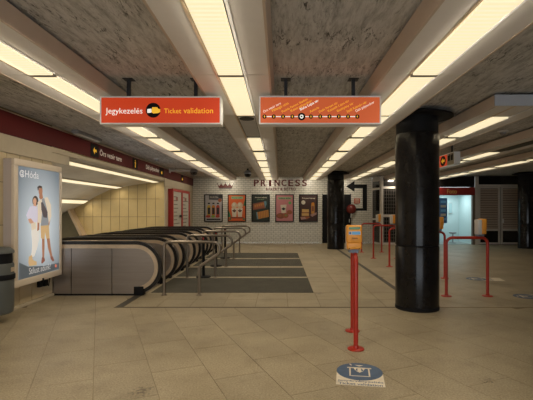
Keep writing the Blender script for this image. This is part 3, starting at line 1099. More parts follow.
# ------------------------------------------------------------------ floor stickers
def sticker(cx, cy, rz, label, r=0.225, tail=0.345):
    t = thing('floor_sticker', label, 'sticker', (cx, cy, 0), rz, 'validation stickers on the floor')
    MB().prism([(-.222, .02), (-.222, -tail), (.222, -tail), (.222, .02)], 'z', 0.0005, 0.0018).build('backing', STICKCREAM, t)
    MB().prism(ell(0, 0, r, r, 40), 'z', 0.0007, 0.0026).build('disc', STICKBLUE, t)
    z0, z1 = 0.0027, 0.0032
    for p in ([(-.10, .09), (-.085, .09), (-.085, -.13), (-.10, -.13)], [(.10, .09), (.085, .09), (.085, -.13), (.10, -.13)],
              [(-.10, -.13), (.10, -.13), (.10, -.115), (-.10, -.115)], [(-.12, .075), (.12, .075), (.12, .10), (-.12, .10)],
              [(-.055, .075), (-.04, .02), (-.025, .075)], [(.055, .075), (.04, .02), (.025, .075)],
              [(-.018, .075), (.018, .075), (.018, .01), (.04, .01), (0, -.035), (-.04, .01), (-.018, .01)],
              [(-.045, .165), (.045, .165), (0, .13)], [(-.10, .19), (-.085, .19), (-.07, .15), (-.085, .15)]):
        MB().prism(p, 'z', z0, z1).build('symbol', STICKCREAM, t)
    for s, yy, ww in (('Jegyérvényesítés', -.277, .42), ('Ticket validation', -.337, .40)):
        put_text(t, s, STICKBLUE, (-ww / 2, yy, 0.0022), (1, 0, 0), (0, 1, 0), width=ww, height=.052, bold=True)
    return t


sticker(0.787, 4.16, math.radians(-9), 'blue and cream ticket validation sticker on the floor in the foreground')
sticker(4.56, 9.75, math.radians(80), 'worn blue and cream floor sticker behind the right-hand hoop', tail=.56)
sticker(4.56, 7.77, math.radians(80), 'worn blue floor sticker cut by the right picture edge', tail=.56)

# ------------------------------------------------------------------ light box with fashion poster
LXF, LY0, LY1, LZ0, LZ1 = -4.075, 6.44, 7.85, 0.395, 2.40
lb = thing('light_box', 'wall light box with a backlit fashion poster of a couple', 'light box', (XL + 0.002, (LY0 + LY1) / 2, LZ0))
OX, OY, OZ = lb.location
fw = 0.105


def L(x0, x1, y0, y1, z0, z1):
    return (x0 - OX, x1 - OX, y0 - OY, y1 - OY, z0 - OZ, z1 - OZ)


MB().box(*L(XL + .003, LXF - 0.04, LY0 + .004, LY1 - .004, LZ0 + .004, LZ1 - .004)).build('case', ALUS, lb)
for a in ((LY0, LY1, LZ0, LZ0 + fw), (LY0, LY1, LZ1 - fw, LZ1), (LY0, LY0 + fw, LZ0 + fw, LZ1 - fw), (LY1 - fw * .6, LY1, LZ0 + fw, LZ1 - fw)):
    MB().bbox(*L(LXF - 0.05, LXF, *a), 0.006, 2).build('frame_bar', ALUP, lb, True)
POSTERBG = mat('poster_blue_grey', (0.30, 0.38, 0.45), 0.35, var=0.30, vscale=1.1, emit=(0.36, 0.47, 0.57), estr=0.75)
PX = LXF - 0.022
_n = POSTERBG.node_tree                                      # backlight hot spot painted into the backdrop print: pale middle, slate edges
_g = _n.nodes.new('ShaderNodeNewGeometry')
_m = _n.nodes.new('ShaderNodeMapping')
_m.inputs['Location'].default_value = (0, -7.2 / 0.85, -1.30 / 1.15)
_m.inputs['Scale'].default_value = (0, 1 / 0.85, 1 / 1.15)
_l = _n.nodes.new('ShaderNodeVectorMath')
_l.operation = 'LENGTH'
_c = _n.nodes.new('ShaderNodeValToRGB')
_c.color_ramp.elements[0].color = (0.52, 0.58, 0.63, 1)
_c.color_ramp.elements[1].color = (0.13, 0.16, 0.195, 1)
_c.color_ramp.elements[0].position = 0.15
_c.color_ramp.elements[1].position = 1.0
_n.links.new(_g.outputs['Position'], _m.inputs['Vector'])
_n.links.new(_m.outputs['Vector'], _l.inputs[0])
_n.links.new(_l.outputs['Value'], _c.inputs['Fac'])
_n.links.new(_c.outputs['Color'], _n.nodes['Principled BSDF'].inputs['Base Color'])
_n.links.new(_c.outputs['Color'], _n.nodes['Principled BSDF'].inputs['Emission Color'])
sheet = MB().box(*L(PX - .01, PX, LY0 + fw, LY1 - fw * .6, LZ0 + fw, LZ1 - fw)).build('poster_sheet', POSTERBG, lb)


def pp(u, v, lift=0.001):
    y = -PX * F_PX / (VPX - u)
    return (PX + lift - OX, y - OY, EYE - (v - VPY) * y / F_PX - OZ)


def pc(x, y):       # pixel of the enlarged poster view -> photo pixel
    return (24 + x / 4.8, 185 + y / 4.8)


def pr(name, m, pts, lift=0.001):
    return flat(sheet, name, m, [pp(*pc(x, y), lift) for x, y in pts], (1, 0, 0), 0.0008)


def pm(name, c, e=0.6):
    return mat(name, c, 0.4, emit=c, estr=e)


SKIN, SKIN2 = pm('print_skin', (0.52, 0.30, 0.20)), pm('print_skin_dark', (0.36, 0.17, 0.10))
HAIR = pm('print_hair', (0.05, 0.035, 0.03))
CREAM, GREYSH, TAN, LAV, WHT = pm('print_cream', (0.62, 0.54, 0.43)), pm('print_grey', (0.24, 0.26, 0.29)), pm('print_tan', (0.55, 0.38, 0.19)), pm('print_lavender', (0.56, 0.54, 0.66)), pm('print_white', (0.72, 0.68, 0.62))
BAG = pm('print_dark_bag', (0.09, 0.075, 0.08))
pr('floor_print', pm('print_slate', (0.16, 0.20, 0.25), 0.12), [(-23.5, 372), (20, 392), (100, 388), (172.5, 372), (172.5, 385), (172.5, 398), (-23, 470)], 0.0006)
# woman
pr('figure_print', HAIR, ell(54, 76, 14, 24), 0.001)
pr('figure_print', SKIN, ell(51, 78, 8.5, 16), 0.002)
pr('figure_print', SKIN, [(45, 90), (57, 90), (60, 106), (44, 108)], 0.0015)
pr('figure_print', LAV, [(28, 104), (45, 100), (60, 104), (66, 125), (64, 178), (38, 182), (32, 160), (18, 165), (10, 145)], 0.002)
pr('figure_print', SKIN, [(18, 163), (32, 160), (48, 182), (40, 192), (24, 180)], 0.003)
pr('figure_print', WHT, [(36, 180), (64, 178), (70, 225), (68, 270), (62, 300), (48, 342), (34, 345), (40, 290), (36, 235)], 0.0025)
pr('figure_print', CREAM, [(32, 185), (54, 178), (56, 210), (36, 218)], 0.0035)
pr('figure_print', TAN, [(22, 345), (36, 335), (42, 360), (60, 368), (60, 384), (26, 390), (20, 375)], 0.0035)
# man
pr('figure_print', SKIN2, [(86, 250), (98, 250), (98, 300), (96, 352), (88, 352), (86, 300)], 0.0015)
pr('figure_print', SKIN2, [(108, 250), (122, 250), (127, 295), (136, 346), (128, 350), (114, 300)], 0.0015)
pr('figure_print', pm('print_shoe', (0.25, 0.09, 0.06)), [(86, 346), (98, 350), (100, 364), (86, 378), (82, 372)], 0.002)
pr('figure_print', pm('print_shoe', (0.25, 0.09, 0.06)), [(126, 344), (137, 342), (145, 362), (138, 368), (128, 356)], 0.002)
pr('figure_print', TAN, [(78, 190), (118, 186), (122, 256), (106, 258), (100, 225), (98, 260), (80, 256)], 0.003)
pr('figure_print', SKIN2, [(64, 100), (76, 96), (74, 150), (72, 215), (62, 222), (64, 160)], 0.004)
pr('figure_print', SKIN2, [(112, 90), (124, 96), (128, 150), (120, 195), (112, 190), (118, 150)], 0.003)
pr('figure_print', GREYSH, [(80, 66), (112, 62), (118, 100), (116, 192), (80, 196), (76, 110)], 0.0035)
pr('figure_print', CREAM, [(64, 82), (84, 66), (86, 120), (80, 185), (64, 180)], 0.0045)
pr('figure_print', CREAM, [(96, 62), (112, 58), (128, 96), (130, 150), (118, 185), (110, 120)], 0.0045)
pr('figure_print', BAG, [(80, 84), (88, 82), (112, 130), (108, 158), (92, 155), (82, 120)], 0.0055)
pr('figure_print', SKIN2, [(72, 42), (86, 40), (90, 62), (80, 70), (72, 62)], 0.0045)
pr('figure_print', SKIN2, ell(78, 30, 9.5, 18), 0.0055)
pr('figure_print', HAIR, [(64, 26), (62, 10), (72, 2), (84, 6), (87, 22), (82, 14), (70, 14), (67, 26)], 0.0065)
pr('print_mark', pm('print_red', (0.7, 0.2, 0.12)), ell(152, 388, 4.5, 8), 0.002)


def ptext(s, u0, v0, u1, hgt):
    a, b_ = pp(u0, v0, 0.002), pp(u1, v0, 0.002)
    put_text(sheet, s, SIGNWHITE_P, a, (0, 1, 0), (0, 0, 1), width=b_[1] - a[1], height=hgt)


SIGNWHITE_P = pm('print_lettering', (0.8, 0.8, 0.82), 0.3)
ptext('Hóda', 25.0, 177.3, 38.6, 0.115)
ptext('Stílust adunk!', 29, 274.6, 50.5, 0.105)
for r0, a0, a1 in ((.052, 30, 330), (.026, 200, 480)):
    c0 = pp(21.9, 173.6, 0.0015)
    pts = [(c0[0], c0[1] + r0 * math.cos(math.radians(a0 + (a1 - a0) * i / 14)), c0[2] + r0 * math.sin(math.radians(a0 + (a1 - a0) * i / 14))) for i in range(15)]
    MB().tube(pts, 0.008, 6).build('print_mark', SIGNWHITE_P, sheet)
# fittings under the case
for (y, zz, q) in ((7.38, 0.30, .05), (7.55, 0.29, .055)):
    MB().bbox(*L(XL + .004, XL + .06, y - q, y + q, zz - .055, zz + .05), 0.008).build('power_box', BLACK, lb)
MB().bbox(*L(LXF - .02, LXF + .012, 7.20, 7.24, LZ0 - .04, LZ0 + .035), 0.004).build('lock', BLACK, lb)
MB().tube([(XL + .03 - OX, 7.55 - OY, .30 - OZ), (XL + .03 - OX, 7.66 - OY, .22 - OZ), (XL + .03 - OX, 7.70 - OY, .34 - OZ), (XL + .05 - OX, 7.62 - OY, LZ0 + .01 - OZ)], .010, 8).build('cable', BLACK, lb, True)

# ------------------------------------------------------------------ waste bin
bn = thing('waste_bin', 'dark grey waste bin with hooded opening at the left picture edge', 'bin', (-4.03, 6.0, 0.12), 0.0)
MB().lathe([(0.165, 0.0), (0.19, 0.02), (0.20, 0.10), (0.20, 0.70), (0.19, 0.72)], seg=36).build('body', BINGREY, bn, True)
MB().lathe([(0.208, 0.49), (0.214, 0.50), (0.214, 0.555), (0.208, 0.565)], seg=36, caps=False).build('band', BLACK, bn, True)
MB().lathe([(0.18, 0.70), (0.18, 0.86), (0.14, 0.88)], seg=28).build('opening', BLACK, bn, True)
MB().lathe([(0.20, 0.70), (0.205, 0.74), (0.20, 0.90), (0.15, 0.945), (0.001, 0.955)], seg=24, a0=math.radians(60), a1=math.radians(230)).build('hood', BINGREY, bn, True)
MB().lathe([(0.205, 0.865), (0.20, 0.90), (0.15, 0.945), (0.001, 0.955)], seg=24, a0=math.radians(-130), a1=math.radians(60)).build('hood', BINGREY, bn, True)
MB().box(0.15, 0.206, -0.02, 0.05, 0.60, 0.66).build('latch', BRASS, bn)
MB().box(-0.22, -0.1, -0.04, 0.04, -0.12, 0.6).build('wall_post', BLACK, bn)

# ------------------------------------------------------------------ red notice cabinet on the end of the left wall
cb = thing('notice_cabinet', 'red framed glazed notice cabinet on the left wall beyond the escalators', 'cabinet', (XL + .002, 17.4, 0.6))
cy0, cy1, cz1, cxf = -1.46, 1.53, 1.82, 0.19
MB().box(0, cxf - .05, cy0 + .01, cy1 - .01, .01, cz1 - .01).build('case', REDFRAME, cb)
for a in ((cy0, cy1, 0, .08), (cy0, cy1, cz1 - .10, cz1), (cy0, cy0 + .10, .08, cz1 - .1), (cy1 - .12, cy1, .08, cz1 - .1), (.02, .17, .08, cz1 - .1)):
    MB().bbox(cxf - .06, cxf, *a, .006, 1).build('frame_bar', REDFRAME, cb)
for y0, y1 in ((cy0 + .1, .02), (.17, cy1 - .12)):
    s = MB().box(cxf - .05, cxf - .035, y0, y1, .08, cz1 - .1).build('notice_sheet', PAPER, cb)
    for i in range(9):
        zz = 1.50 - i * .15
        MB().box(cxf - .035, cxf - .033, y0 + .15, y0 + .15 + random.uniform(.4, .95), zz, zz + .035).build('print_line', mat('print_ink', (0.16, 0.14, 0.12), .6), s)
    MB().box(cxf - .035, cxf - .033, y0 + .45, y0 + .8, 1.36, 1.52).build('print_block', mat('print_ink_red', (0.30, 0.12, 0.09), .6), s)
MB().box(cxf, cxf + .02, -.42, -.06, .72, .79).build('handle', BLACK, cb)

# ------------------------------------------------------------------ dome cameras and ceiling devices
def dome(loc, label, arm=None):
    t = thing('dome_camera', label, 'camera', loc)
    MB().lathe([(0.001, 0.12), (0.09, 0.115), (0.14, 0.06), (0.15, 0.0), (0.15, -0.02)], seg=24).build('casing', GREYPANEL, t, True)
    MB().lathe([(0.135, -0.02), (0.12, -0.08), (0.08, -0.125), (0.001, -0.145)], seg=24).build('dome', GLASSDARK, t, True)
    if arm:
        MB().tube([(0, 0, .04), (arm[0], 0, .05)], .045, 12).build('arm', ALU, t, True)
        MB().box(arm[0] - .03, arm[0], -.09, .09, -.04, .12).build('wall_plate', ALU, t)
    else:
        MB().cyl((0, 0, .11), .035, ZC - loc[2] - .11, 14).build('stem', DARKMETAL, t, True)
    return t


dome((-3.28, 16.0, 3.05), 'dome camera on a grey arm from the maroon band', arm=(-0.90,))
dome((-1.23, 16.0, 2.99), 'dome camera hanging from the slab above the food posters')
for loc, lbq in (((-3.78, 12.9, ZC), 'small round detector on the slab near the maroon band'), ((4.46, 8.4, ZC), 'small round detector on the ceiling at the upper right')):
    t = thing('ceiling_detector', lbq, 'detector', loc)
    MB().lathe([(0.10, 0.0), (0.10, -0.02), (0.08, -0.03)], seg=24).build('base', WHITEP, t, True)
    MB().lathe([(0.06, -0.03), (0.06, -0.06), (0.03, -0.085), (0.001, -0.088)], seg=20).build('sensor', GREYPANEL, t, True)
t = thing('emergency_lamp', 'slim grey emergency lamp on the slab above the yellow arrow', 'lamp', (-4.03, 8.8, ZC))
MB().bbox(-.07, .07, -.55, .55, -.065, 0, .008).build('body', GREYPANEL, t)
MB().bbox(-.05, .05, -.50, .50, -.085, -.06, .01).build('cover', WHITEP, t)

# ------------------------------------------------------------------ posters on the brick wall
WK = YF / F_PX


def wx(u):
    return (u - VPX) * WK


def wz(v):
    return EYE - (v - VPY) * WK


PY = YF - 0.03


def q(name, c, rough=.5):
    return mat(name, c, rough)


def food_poster(u0, u1, bg, label):
    x0, x1, z0, z1 = wx(u0), wx(u1), wz(221.9), wz(194.3)
    t = thing('food_poster', label, 'poster', ((x0 + x1) / 2, YF - 0.004, z0), 0, 'framed food posters on the brick wall')
    w2, h2 = (x1 - x0) / 2, z1 - z0
    f = 0.045
    MB().box(-w2 + .01, w2 - .01, -.02, 0, .01, h2 - .01).build('backing', BLACK, t)
    for a in ((-w2, w2, 0, f), (-w2, w2, h2 - f, h2), (-w2, -w2 + f, f, h2 - f), (w2 - f, w2, f, h2 - f)):
        MB().bbox(a[0], a[1], -.045, 0, a[2], a[3], .005, 1).build('frame_bar', BLACK, t)
    s = MB().box(-w2 + f, w2 - f, -.026, -.02, f, h2 - f).build('sheet', bg, t)

    def P(name, m, pts, lift=0):
        # pts in poster units: x 0..1 left-right, y 0..1 top-down
        flat(s, name, m, [(-w2 + f + a * 2 * (w2 - f), -.0262 - lift * .001, h2 - f - b * (h2 - 2 * f)) for a, b in pts], (0, -1, 0), .0008)

    def T(txt, m, x, y, wd, hh):
        put_text(s, txt, m, (-w2 + f + x * 2 * (w2 - f), -.0285, h2 - f - y * (h2 - 2 * f)), (1, 0, 0), (0, 0, 1), width=wd * 2 * (w2 - f), height=hh * h2, bold=True)
    return P, T


def rc(x0, y0, x1, y1):
    return [(x0, y0), (x1, y0), (x1, y1), (x0, y1)]


INK = q('poster_ink', (0.02, 0.02, 0.022))
CRM = q('poster_cream', (0.62, 0.56, 0.44))
GRN = q('poster_green', (0.03, 0.17, 0.06))
PGRN = q('poster_pale_green', (0.27, 0.42, 0.22))
BRN, GLD, RST = q('poster_brown', (0.21, 0.07, 0.03)), q('poster_gold', (0.48, 0.22, 0.04)), q('poster_rust', (0.30, 0.09, 0.035))
REDP, YELP, ORP = q('poster_red', (0.42, 0.05, 0.03)), q('poster_yellow', (0.55, 0.36, 0.03)), q('poster_orange', (0.55, 0.20, 0.02))

P, T = food_poster(204.4, 222.8, q('poster_grey', (0.42, 0.40, 0.40)), 'grey framed poster with three juice bottles, leftmost of the five')
P('print', q('poster_darkgrey', (0.09, 0.09, 0.095)), [(.22, .0), (1, .0), (1, .14), (.75, .2), (.22, .17)])
P('print', RST, ell(.88, .20, .11, .07), 1)
P('print', INK, ell(.9, .06, .12, .05), 1)
for i, c in enumerate((YELP, ORP, REDP)):
    x = .12 + i * .27
    P('print', c, [(x, .78), (x, .44), (x + .06, .38), (x + .16, .38), (x + .21, .44), (x + .21, .78)], 1)
    P('print', INK, rc(x + .03, .48, x + .18, .74), 2)
    P('print', INK, rc(x + .04, .29, x + .17, .345), 1)
P('print', REDP, ell(.18, .82, .15, .05), 3)
P('print', q('poster_lime', (0.22, 0.36, 0.05)), ell(.48, .82, .12, .05), 3)
P('print', REDP, ell(.75, .82, .13, .05), 3)
P('print', INK, rc(.08, .91, .92, .965), 1)
T('Mindig friss', CRM, .28, .105, .5, .05)

P, T = food_poster(227.8, 246.2, q('poster_bright_orange', (0.62, 0.11, 0.02)), 'orange framed poster with two whipped cream cups, second from the left')
P('print', PGRN, rc(.16, .05, .86, .15))
T('Princess coffee', GRN, .2, .125, .62, .045)
P('print', GRN, [(1, .13), (.88, .40), (1, .42)])
P('print', GRN, [(0, .58), (.16, .84), (0, .86)])
for x in (.34, .68):
    P('print', CRM, [(x - .17, .50), (x + .17, .50), (x + .12, .84), (x - .12, .84)], 1)
    P('print', q('poster_whip', (0.55, 0.42, 0.28)), ell(x, .40, .17, .13), 2)
    P('print', CRM, ell(x - .03, .36, .07, .06), 3)
    P('print', INK, [(x - .13, .60), (x, .54), (x + .13, .60), (x, .67)], 3)
    P('print', RST, rc(x - .05, .59, x + .05, .62), 4)
P('print', INK, rc(.1, .86, .9, .895), 1)
P('print', GRN, ell(.09, .93, .07, .035), 1)
P('print', GRN, ell(.92, .93, .07, .035), 1)

P, T = food_poster(251.5, 269.9, q('poster_black_green', (0.014, 0.022, 0.014)), 'black framed poster with two grilled sandwiches, middle of the five')
T('Princess bakery', CRM, .16, .12, .72, .05)
T('panini', PGRN, .28, .185, .42, .03)
P('print', BRN, [(.02, .33), (.72, .24), (.80, .50), (.04, .58)])
P('print', RST, [(.1, .36), (.66, .28), (.72, .46), (.12, .53)], 1)
for i in range(5):
    P('print', GLD, ell(.17 + i * .12, .42 - i * .02, .035, .05), 2)
P('print', GLD, [(.30, .66), (.97, .56), (.99, .84), (.34, .93)])
for i in range(6):
    P('print', RST, [(.36 + i * .1, .65 - i * .012), (.39 + i * .1, .648 - i * .012), (.41 + i * .1, .91 - i * .012), (.38 + i * .1, .914 - i * .012)], 1)
P('print', q('poster_teal', (0.10, 0.20, 0.24)), [(.22, .66), (.30, .65), (.36, .93), (.28, .93)], 1)
P('print', q('poster_teal', (0.10, 0.20, 0.24)), [(.70, .24), (.84, .23), (.86, .35), (.76, .50)], 1)

P, T = food_poster(275.3, 293.8, q('poster_pink', (0.52, 0.20, 0.21)), 'pink framed poster with a paper cup and cookies, fourth from the left')
P('print', PGRN, rc(.1, .075, .92, .16))
T('Valami édes', INK, .14, .145, .72, .045)
P('print', q('poster_fresh_green', (0.13, 0.36, 0.10)), ell(.82, .30, .09, .065), 1)
P('print', CRM, [(.25, .38), (.62, .36), (.56, .69), (.32, .69)], 1)
P('print', INK, [(.30, .53), (.44, .47), (.58, .53), (.44, .59)], 2)
P('print', RST, ell(.80, .66, .17, .085), 1)
P('print', BRN, ell(.27, .80, .26, .11), 2)
P('print', RST, ell(.20, .79, .14, .07), 3)
P('print', RST, ell(.56, .79, .18, .10), 3)
P('print', q('poster_olive', (0.20, 0.20, 0.06)), ell(.58, .78, .09, .04), 4)

P, T = food_poster(299.0, 317.8, q('poster_dark_brown', (0.045, 0.016, 0.012)), 'dark brown framed poster with stacked sandwich and bottle, rightmost of the five')
T('Princess bakery', CRM, .13, .155, .76, .06)
P('print', CRM, ell(.20, .28, .12, .08))
P('print', GLD, rc(.66, .36, .86, .72))
P('print', BRN, rc(.69, .42, .82, .62), 1)
P('print', ORP, ell(.76, .33, .09, .05), 1)
P('print', q('poster_bread', (0.55, 0.34, 0.11)), [(.12, .54), (.52, .55), (.53, .66), (.12, .66)], 1)
P('print', q('poster_bread', (0.55, 0.34, 0.11)), [(.10, .69), (.52, .70), (.54, .80), (.10, .80)], 1)
P('print', BRN, rc(.1, .66, .53, .70), 2)
P('print', RST, [(.05, .83), (.50, .82), (.60, .86), (.40, .93), (.1, .92)], 1)
P('print', q('poster_dusty', (0.38, 0.22, 0.19)), [(.60, .76), (.98, .66), (.98, .74), (.72, .84)], 2)
P('print', q('poster_dusty', (0.38, 0.22, 0.19)), [(.02, .85), (.3, .84), (.36, .92), (.08, .95)], 2)

# crown and lettering
crown_red = q('crown_red', (0.13, 0.024, 0.02))
cr = thing('crown_emblem', 'dark red crown emblem with small lettering above the juice poster', 'emblem', (wx(225.5), YF - 0.004, wz(190.6)))
cpts = [(-.40, .31), (-.30, .22), (-.21, .33), (-.11, .235), (0, .36), (.11, .235), (.21, .33), (.30, .22), (.40, .31), (.31, .13), (-.31, .13)]
MB().prism(cpts, 'y', -.03, 0).build('crown', crown_red, cr)
MB().prism([(-.31, .095), (.31, .095), (.31, .12), (-.31, .12)], 'y', -.03, 0).build('crown_base', INK, cr)
for x, zz in ((-.40, .335), (-.21, .35), (0, .38), (.21, .35), (.40, .335)):
    MB().prism(ell(x, zz, .022, .022, 10), 'y', -.03, 0).build('crown_pearl', INK, cr)
put_text(cr, 'PRINCESS', q('grey_lettering', (0.20, 0.17, 0.15)), (-.29, -.004, .0), (1, 0, 0), (0, 0, 1), width=.58, height=.07)
sg = thing('wall_lettering', 'dark red bakery name lettering on the white brick wall', 'lettering', (wx(253.4), YF - 0.004, wz(190.4)))
xx = 0.0
step = (wx(308.3) - wx(253.4)) / 8
for ch in 'PRINCESS':
    me = text_mesh('letter', ch, crown_red, width=step * (.30 if ch == 'I' else .74), height=wz(179.6) - wz(186.2), bold=True)
    o = link('letter', me, sg, (xx + step * .08 + (step * .2 if ch == 'I' else 0), -.022, wz(186.2) - wz(190.4)))
    o.rotation_euler = (PI / 2, 0, 0)
    sm = o.modifiers.new('depth', 'SOLIDIFY')
    sm.thickness = 0.02
    xx += step
put_text(sg, 'BAKERY & BISTRO', crown_red, (wx(266) - wx(253.4), -.006, 0), (1, 0, 0), (0, 0, 1), width=wx(296) - wx(266), height=wz(187.4) - wz(190.2), bold=True)

# black door panel, arrow, red dome, small notice
dp = thing('service_door', 'tall black door on the brick wall behind the distant column', 'door', (wx(336.8), YF - 0.004, 0))
MB().bbox(wx(323) - wx(336.8), wx(350.3) - wx(336.8), -.05, 0, 0, wz(194.5), .006, 1).build('leaf', BLACK, dp)
MB().box(wx(323) - wx(336.8) - .03, wx(323) - wx(336.8), -.06, 0, 0, wz(194.5) + .03).build('jamb', BLACK, dp)
MB().box(wx(350.3) - wx(336.8), wx(350.3) - wx(336.8) + .03, -.06, 0, 0, wz(194.5) + .03).build('jamb', BLACK, dp)
MB().cyl((wx(349) - wx(336.8), -.09, 1.0), .015, .16, 10).build('handle', ALU, dp)
ar = thing('wall_arrow', 'big black bent arrow on the white brick wall pointing left', 'arrow', (wx(360), YF - 0.004, wz(210.7)))


def A(u, v):
    return (wx(u) - wx(360), wz(v) - wz(210.7))


MB().prism([A(346, 186.4), A(354.4, 181), A(354.4, 184.6), A(367, 184.6), A(367, 210.7), A(352, 210.7), A(352, 208.2), A(362.6, 208.2), A(362.6, 188.2), A(354.4, 188.2), A(354.4, 191.8)][::-1], 'y', -.012, 0).build('arrow_sheet', BLACK, ar)
rd = thing('wall_dome', 'dark red round dome on the brick wall at the arrow tail', 'dome', (wx(350.9), YF - .125, wz(209.1)))
MB().lathe([(.235, 0.0), (.235, -.02), (.20, -.09), (.12, -.14), (.001, -.16)], seg=28, axis='y').build('dome_shell', mat('dark_red_dome', (0.16, 0.02, 0.015), .25), rd, True)
MB().lathe([(.245, 0.06), (.245, -.012), (.235, -.02)], seg=28, axis='y').build('rim', BLACK, rd, True)
MB().cyl((-.01, -.03, -.42), .03, .22, 12).build('stem', WHITEP, rd, True)
nt_ = thing('wall_notice', 'small red notice inside the black wall arrow', 'notice', (wx(357), YF - .004, wz(203.6)))
MB().box(-.145, .145, -.02, 0, 0, wz(198.4) - wz(203.6)).build('plate', mat('notice_red', (0.42, 0.07, 0.035), .5), nt_)
for i in range(3):
    MB().box(-.10, .10, -.0212, -.02, .05 + i * .065, .075 + i * .065).build('print_line', CRM, nt_)

# ------------------------------------------------------------------ shopfronts at the right
SK = SHOPY / F_PX


def hx(u):
    return (u - VPX) * SK


def hz(v):
    return EYE - (v - VPY) * SK


struct(MB().box(4.47, 7.30, 21.2, 21.4, 0, ZC).build('wall_back_shop', mat('shop_dark', (0.05, 0.045, 0.04), .8)))
struct(MB().box(9.1, XR, 20.0, 20.2, 0, ZC).build('wall_back_right', mat('shop_dark', (0.05, 0.045, 0.04), .8)))
# angled side glazing + glass door with a lattice shutter
sd = thing('glass_shop_door', 'pale framed glass shop door with dark lattice, left of the near column', 'shopfront', (hx(381), SHOPY, 0))
D0 = hx(381)
for a in ((hx(381), hx(383.2)), (hx(396.8), hx(399))):
    MB().box(a[0] - D0, a[1] - D0, -.04, .04, 0, hz(176.4)).build('frame_bar', FRAMEW, sd)
for v0, v1 in ((186.5, 188.8), (214.5, 217), (242.5, 244.6), (176.0, 177.4)):
    MB().box(hx(381) - D0, hx(436.6) - D0, -.036, .036, hz(v1), hz(v0)).build('frame_bar', FRAMEW, sd)
MB().box(hx(383) - D0, hx(436.5) - D0, .0, .02, .02, hz(188.8)).build('pane', GLASSDARK, sd)
MB().box(hx(383) - D0, hx(436.5) - D0, .0, .02, hz(186.5), hz(176.6)).build('transom_pane', GLASSDARK, sd)
for i in range(7):
    x = hx(384) + i * .105 - D0
    MB().box(x, x + .018, -.012, 0, .06, hz(189)).build('lattice_bar', mat('lattice', (0.13, 0.115, 0.10), .6), sd)
for i in range(16):
    zz = .15 + i * .155
    MB().box(hx(383.2) - D0, hx(396.8) - D0, -.016, -.004, zz, zz + .02).build('lattice_bar', mat('lattice', (0.13, 0.115, 0.10), .6), sd)
for u in (415, 426, 434.6):
    MB().box(hx(u) - D0, hx(u) + .08 - D0, -.036, .036, 0, hz(176.4)).build('frame_bar', FRAMEW, sd)
# side return
sr = thing('side_glazing', 'narrow angled shop window between brick wall and glass door', 'shopfront', (4.47, YF, 0))
dx, dy = hx(381) - 4.47, SHOPY - YF


def seg_box(f0, f1, z0, z1, th, name, m):
    nx, ny = -dy, dx
    l = math.hypot(nx, ny)
    nx, ny = nx / l * th, ny / l * th
    b = MB().prism([(dx * f0 + nx, dy * f0 + ny), (dx * f1 + nx, dy * f1 + ny), (dx * f1 - nx, dy * f1 - ny), (dx * f0 - nx, dy * f0 - ny)], 'z', z0, z1)
    return b.build(name, m, sr)


seg_box(0, .08, 0, 2.98, .03, 'frame_bar', FRAMEW)
seg_box(.92, 1, 0, 2.98, .03, 'frame_bar', FRAMEW)
for z0, z1 in ((0, .08), (1.12, 1.2), (2.55, 2.65), (2.95, 3.17)):
    seg_box(.08, .92, z0, z1, .028, 'frame_bar', FRAMEW)
for z0, z1 in ((.08, 1.12), (1.2, 2.55), (2.65, 2.95)):
    seg_box(.08, .92, z0, z1, .008, 'pane', GLASSDARK)

# photo booth
fo = thing('photo_shop', 'brightly lit photo shop opening under a red fascia', 'shop', (hx(457), SHOPY, 0))
O = hx(457)
MB().bbox(hx(438) - O, hx(474.3) - O, -.08, .06, hz(195.2), hz(187.4), .01, 1).build('fascia', FOTORED, fo)
put_text(fo, 'Foto', mat('fascia_letter', (0.65, 0.42, 0.16), .5, emit=(0.8, 0.42, 0.10), estr=.12), (hx(446.5) - O, -.082, hz(193.6)), (1, 0, 0), (0, 0, 1), width=hx(456) - hx(446.5), height=.20)
MB().box(hx(438) - O, hx(474.3) - O, -.02, .0, hz(187.2), hz(176.4)).build('transom_pane', GLASSDARK, fo)
MB().box(hx(471.8) - O, hx(474.6) - O, -.06, .08, 0, hz(195)).build('jamb', mat('jamb_dark', (0.20, 0.17, 0.14), .5), fo)
MB().box(hx(474.6) - O, hx(478) - O, -.06, .10, 0, hz(176.4)).build('jamb', FRAMEW, fo)
bx0, bx1 = hx(438) - O, hx(474.6) - O
MB().box(bx0, bx1, 1.70, 1.75, 0, 2.6).build('back_wall', BOOTH, fo)
MB().box(bx0 - .05, bx0, .0, 1.75, 0, 2.6).build('side_wall', BOOTH, fo)
MB().box(bx1, bx1 + .05, .12, 1.75, 0, 2.6).build('side_wall', BOOTH, fo)
MB().box(bx0, bx1, .06, 1.75, 2.5, 2.55).build('booth_ceiling', BOOTH, fo)
MB().box(bx0, bx1, -.0, 1.75, -.01, .012).build('booth_floor', mat('booth_floor', (0.30, 0.32, 0.31), .4), fo)
MB().box(-.35, .35, .5, 1.1, 2.46, 2.495).build('ceiling_lamp', mat('cool_lamp', (0.9, 0.95, 0.95), .5, emit=(0.80, 0.98, 1.0), estr=1.5), fo)
area_lamp('booth_lamp', (0, .8, 2.44), .7, .6, 20, fo, (0.80, 0.97, 1.0), 170)
MB().box(hx(463) - O, hx(467) - O, 1.66, 1.70, hz(214), hz(202)).build('mirror_frame', WHITEP, fo)
MB().box(hx(463.4) - O, hx(466.6) - O, 1.65, 1.66, hz(213.4), hz(202.6)).build('mirror', mat('pale_mirror', (0.45, 0.62, 0.64), .3), fo)
po = thing('shop_poster', 'blue price poster at the photo shop entrance beside the column', 'poster', (hx(443), SHOPY - .06, 1.0))
MB().box(-.20, .16, -.02, 0, 0, 1.15).build('sheet', BLUE, po)
for i in range(5):
    MB().box(-.14, .10, -.024, -.02, .12 + i * .2, .23 + i * .2).build('print_block', PAPER if i % 2 else BLUELIGHT, po)
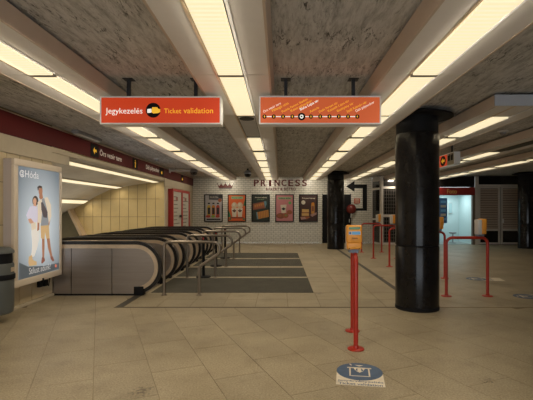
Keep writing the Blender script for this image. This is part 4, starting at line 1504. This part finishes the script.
st = thing('swivel_stool', 'small stool standing inside the lit photo shop', 'stool', (hx(459.5), SHOPY + .75, .012))
MB().lathe([(.17, 0), (.17, .02), (.03, .04), (.025, .06)], seg=20).build('base', GREYPANEL, st, True)
MB().cyl((0, 0, .05), .025, .42, 12).build('pole', GREYPANEL, st, True)
MB().lathe([(.15, .46), (.17, .48), (.17, .51), (.15, .53), (.001, .535)], seg=24).build('seat', GREYPANEL, st, True)

# pair of shuttered doors
sh = thing('shuttered_doors', 'pair of pale framed doors with brown roller slats at the right', 'door', (hx(500.5), SHOPY, 0))
O = hx(500.5)
MB().box(hx(478) - O, hx(524) - O, .03, .05, 0, hz(176.4)).build('rear_panel', BLACK, sh)
MB().box(hx(478) - O, hx(524) - O, -.02, .0, hz(184.5), hz(176.5)).build('transom_pane', GLASSDARK, sh)
MB().box(hx(478.1) - O, hx(524) - O, -.05, .03, hz(186.6), hz(184.6)).build('frame_bar', FRAMEW, sh)
for a, c in ((478.4, 499.6), (500.8, 522.6)):
    lf = MB().box(hx(a) - O, hx(a) + .07 - O, -.045, .03, .02, hz(186.6)).build('door_stile', FRAMEW, sh)
    MB().box(hx(c) - .07 - O, hx(c) - O, -.045, .03, .02, hz(186.6)).build('door_stile', FRAMEW, sh)
    for v0, v1 in ((186.8, 188.4), (229, 230.8), (242.4, 244.2)):
        MB().box(hx(a) + .07 - O, hx(c) - .07 - O, -.043, .03, hz(v1), hz(v0)).build('door_rail', FRAMEW, sh)
    MB().box(hx(a) + .07 - O, hx(c) - .07 - O, .0, .02, hz(242.4), hz(230.8)).build('kick_panel', GLASSDARK, sh)
    z0, z1 = hz(229), hz(188.4)
    n = 17
    slat = MB().prism([(-.03, 0), (-.005, (z1 - z0) / n * .85), (.01, (z1 - z0) / n * .85), (-.01, 0)], 'x', hx(a) + .07 - O, hx(c) - .07 - O).mesh('slat', SHUTTER)
    for i in range(n):
        link('slat', slat, sh, (0, 0, z0 + i * (z1 - z0) / n))
MB().bbox(hx(501.5) - O, hx(502.8) - O, -.10, -.045, 1.0, 1.2, .008).build('handle', ALU, sh)
struct(MB().box(4.47, XR, SHOPY - .02, SHOPY + .02, hz(176.3), ZC).build('trim_7', BLACK))
struct(MB().box(hx(524), XR, SHOPY - .03, SHOPY + .03, 0, ZC).build('wall_back_end', BLACK))
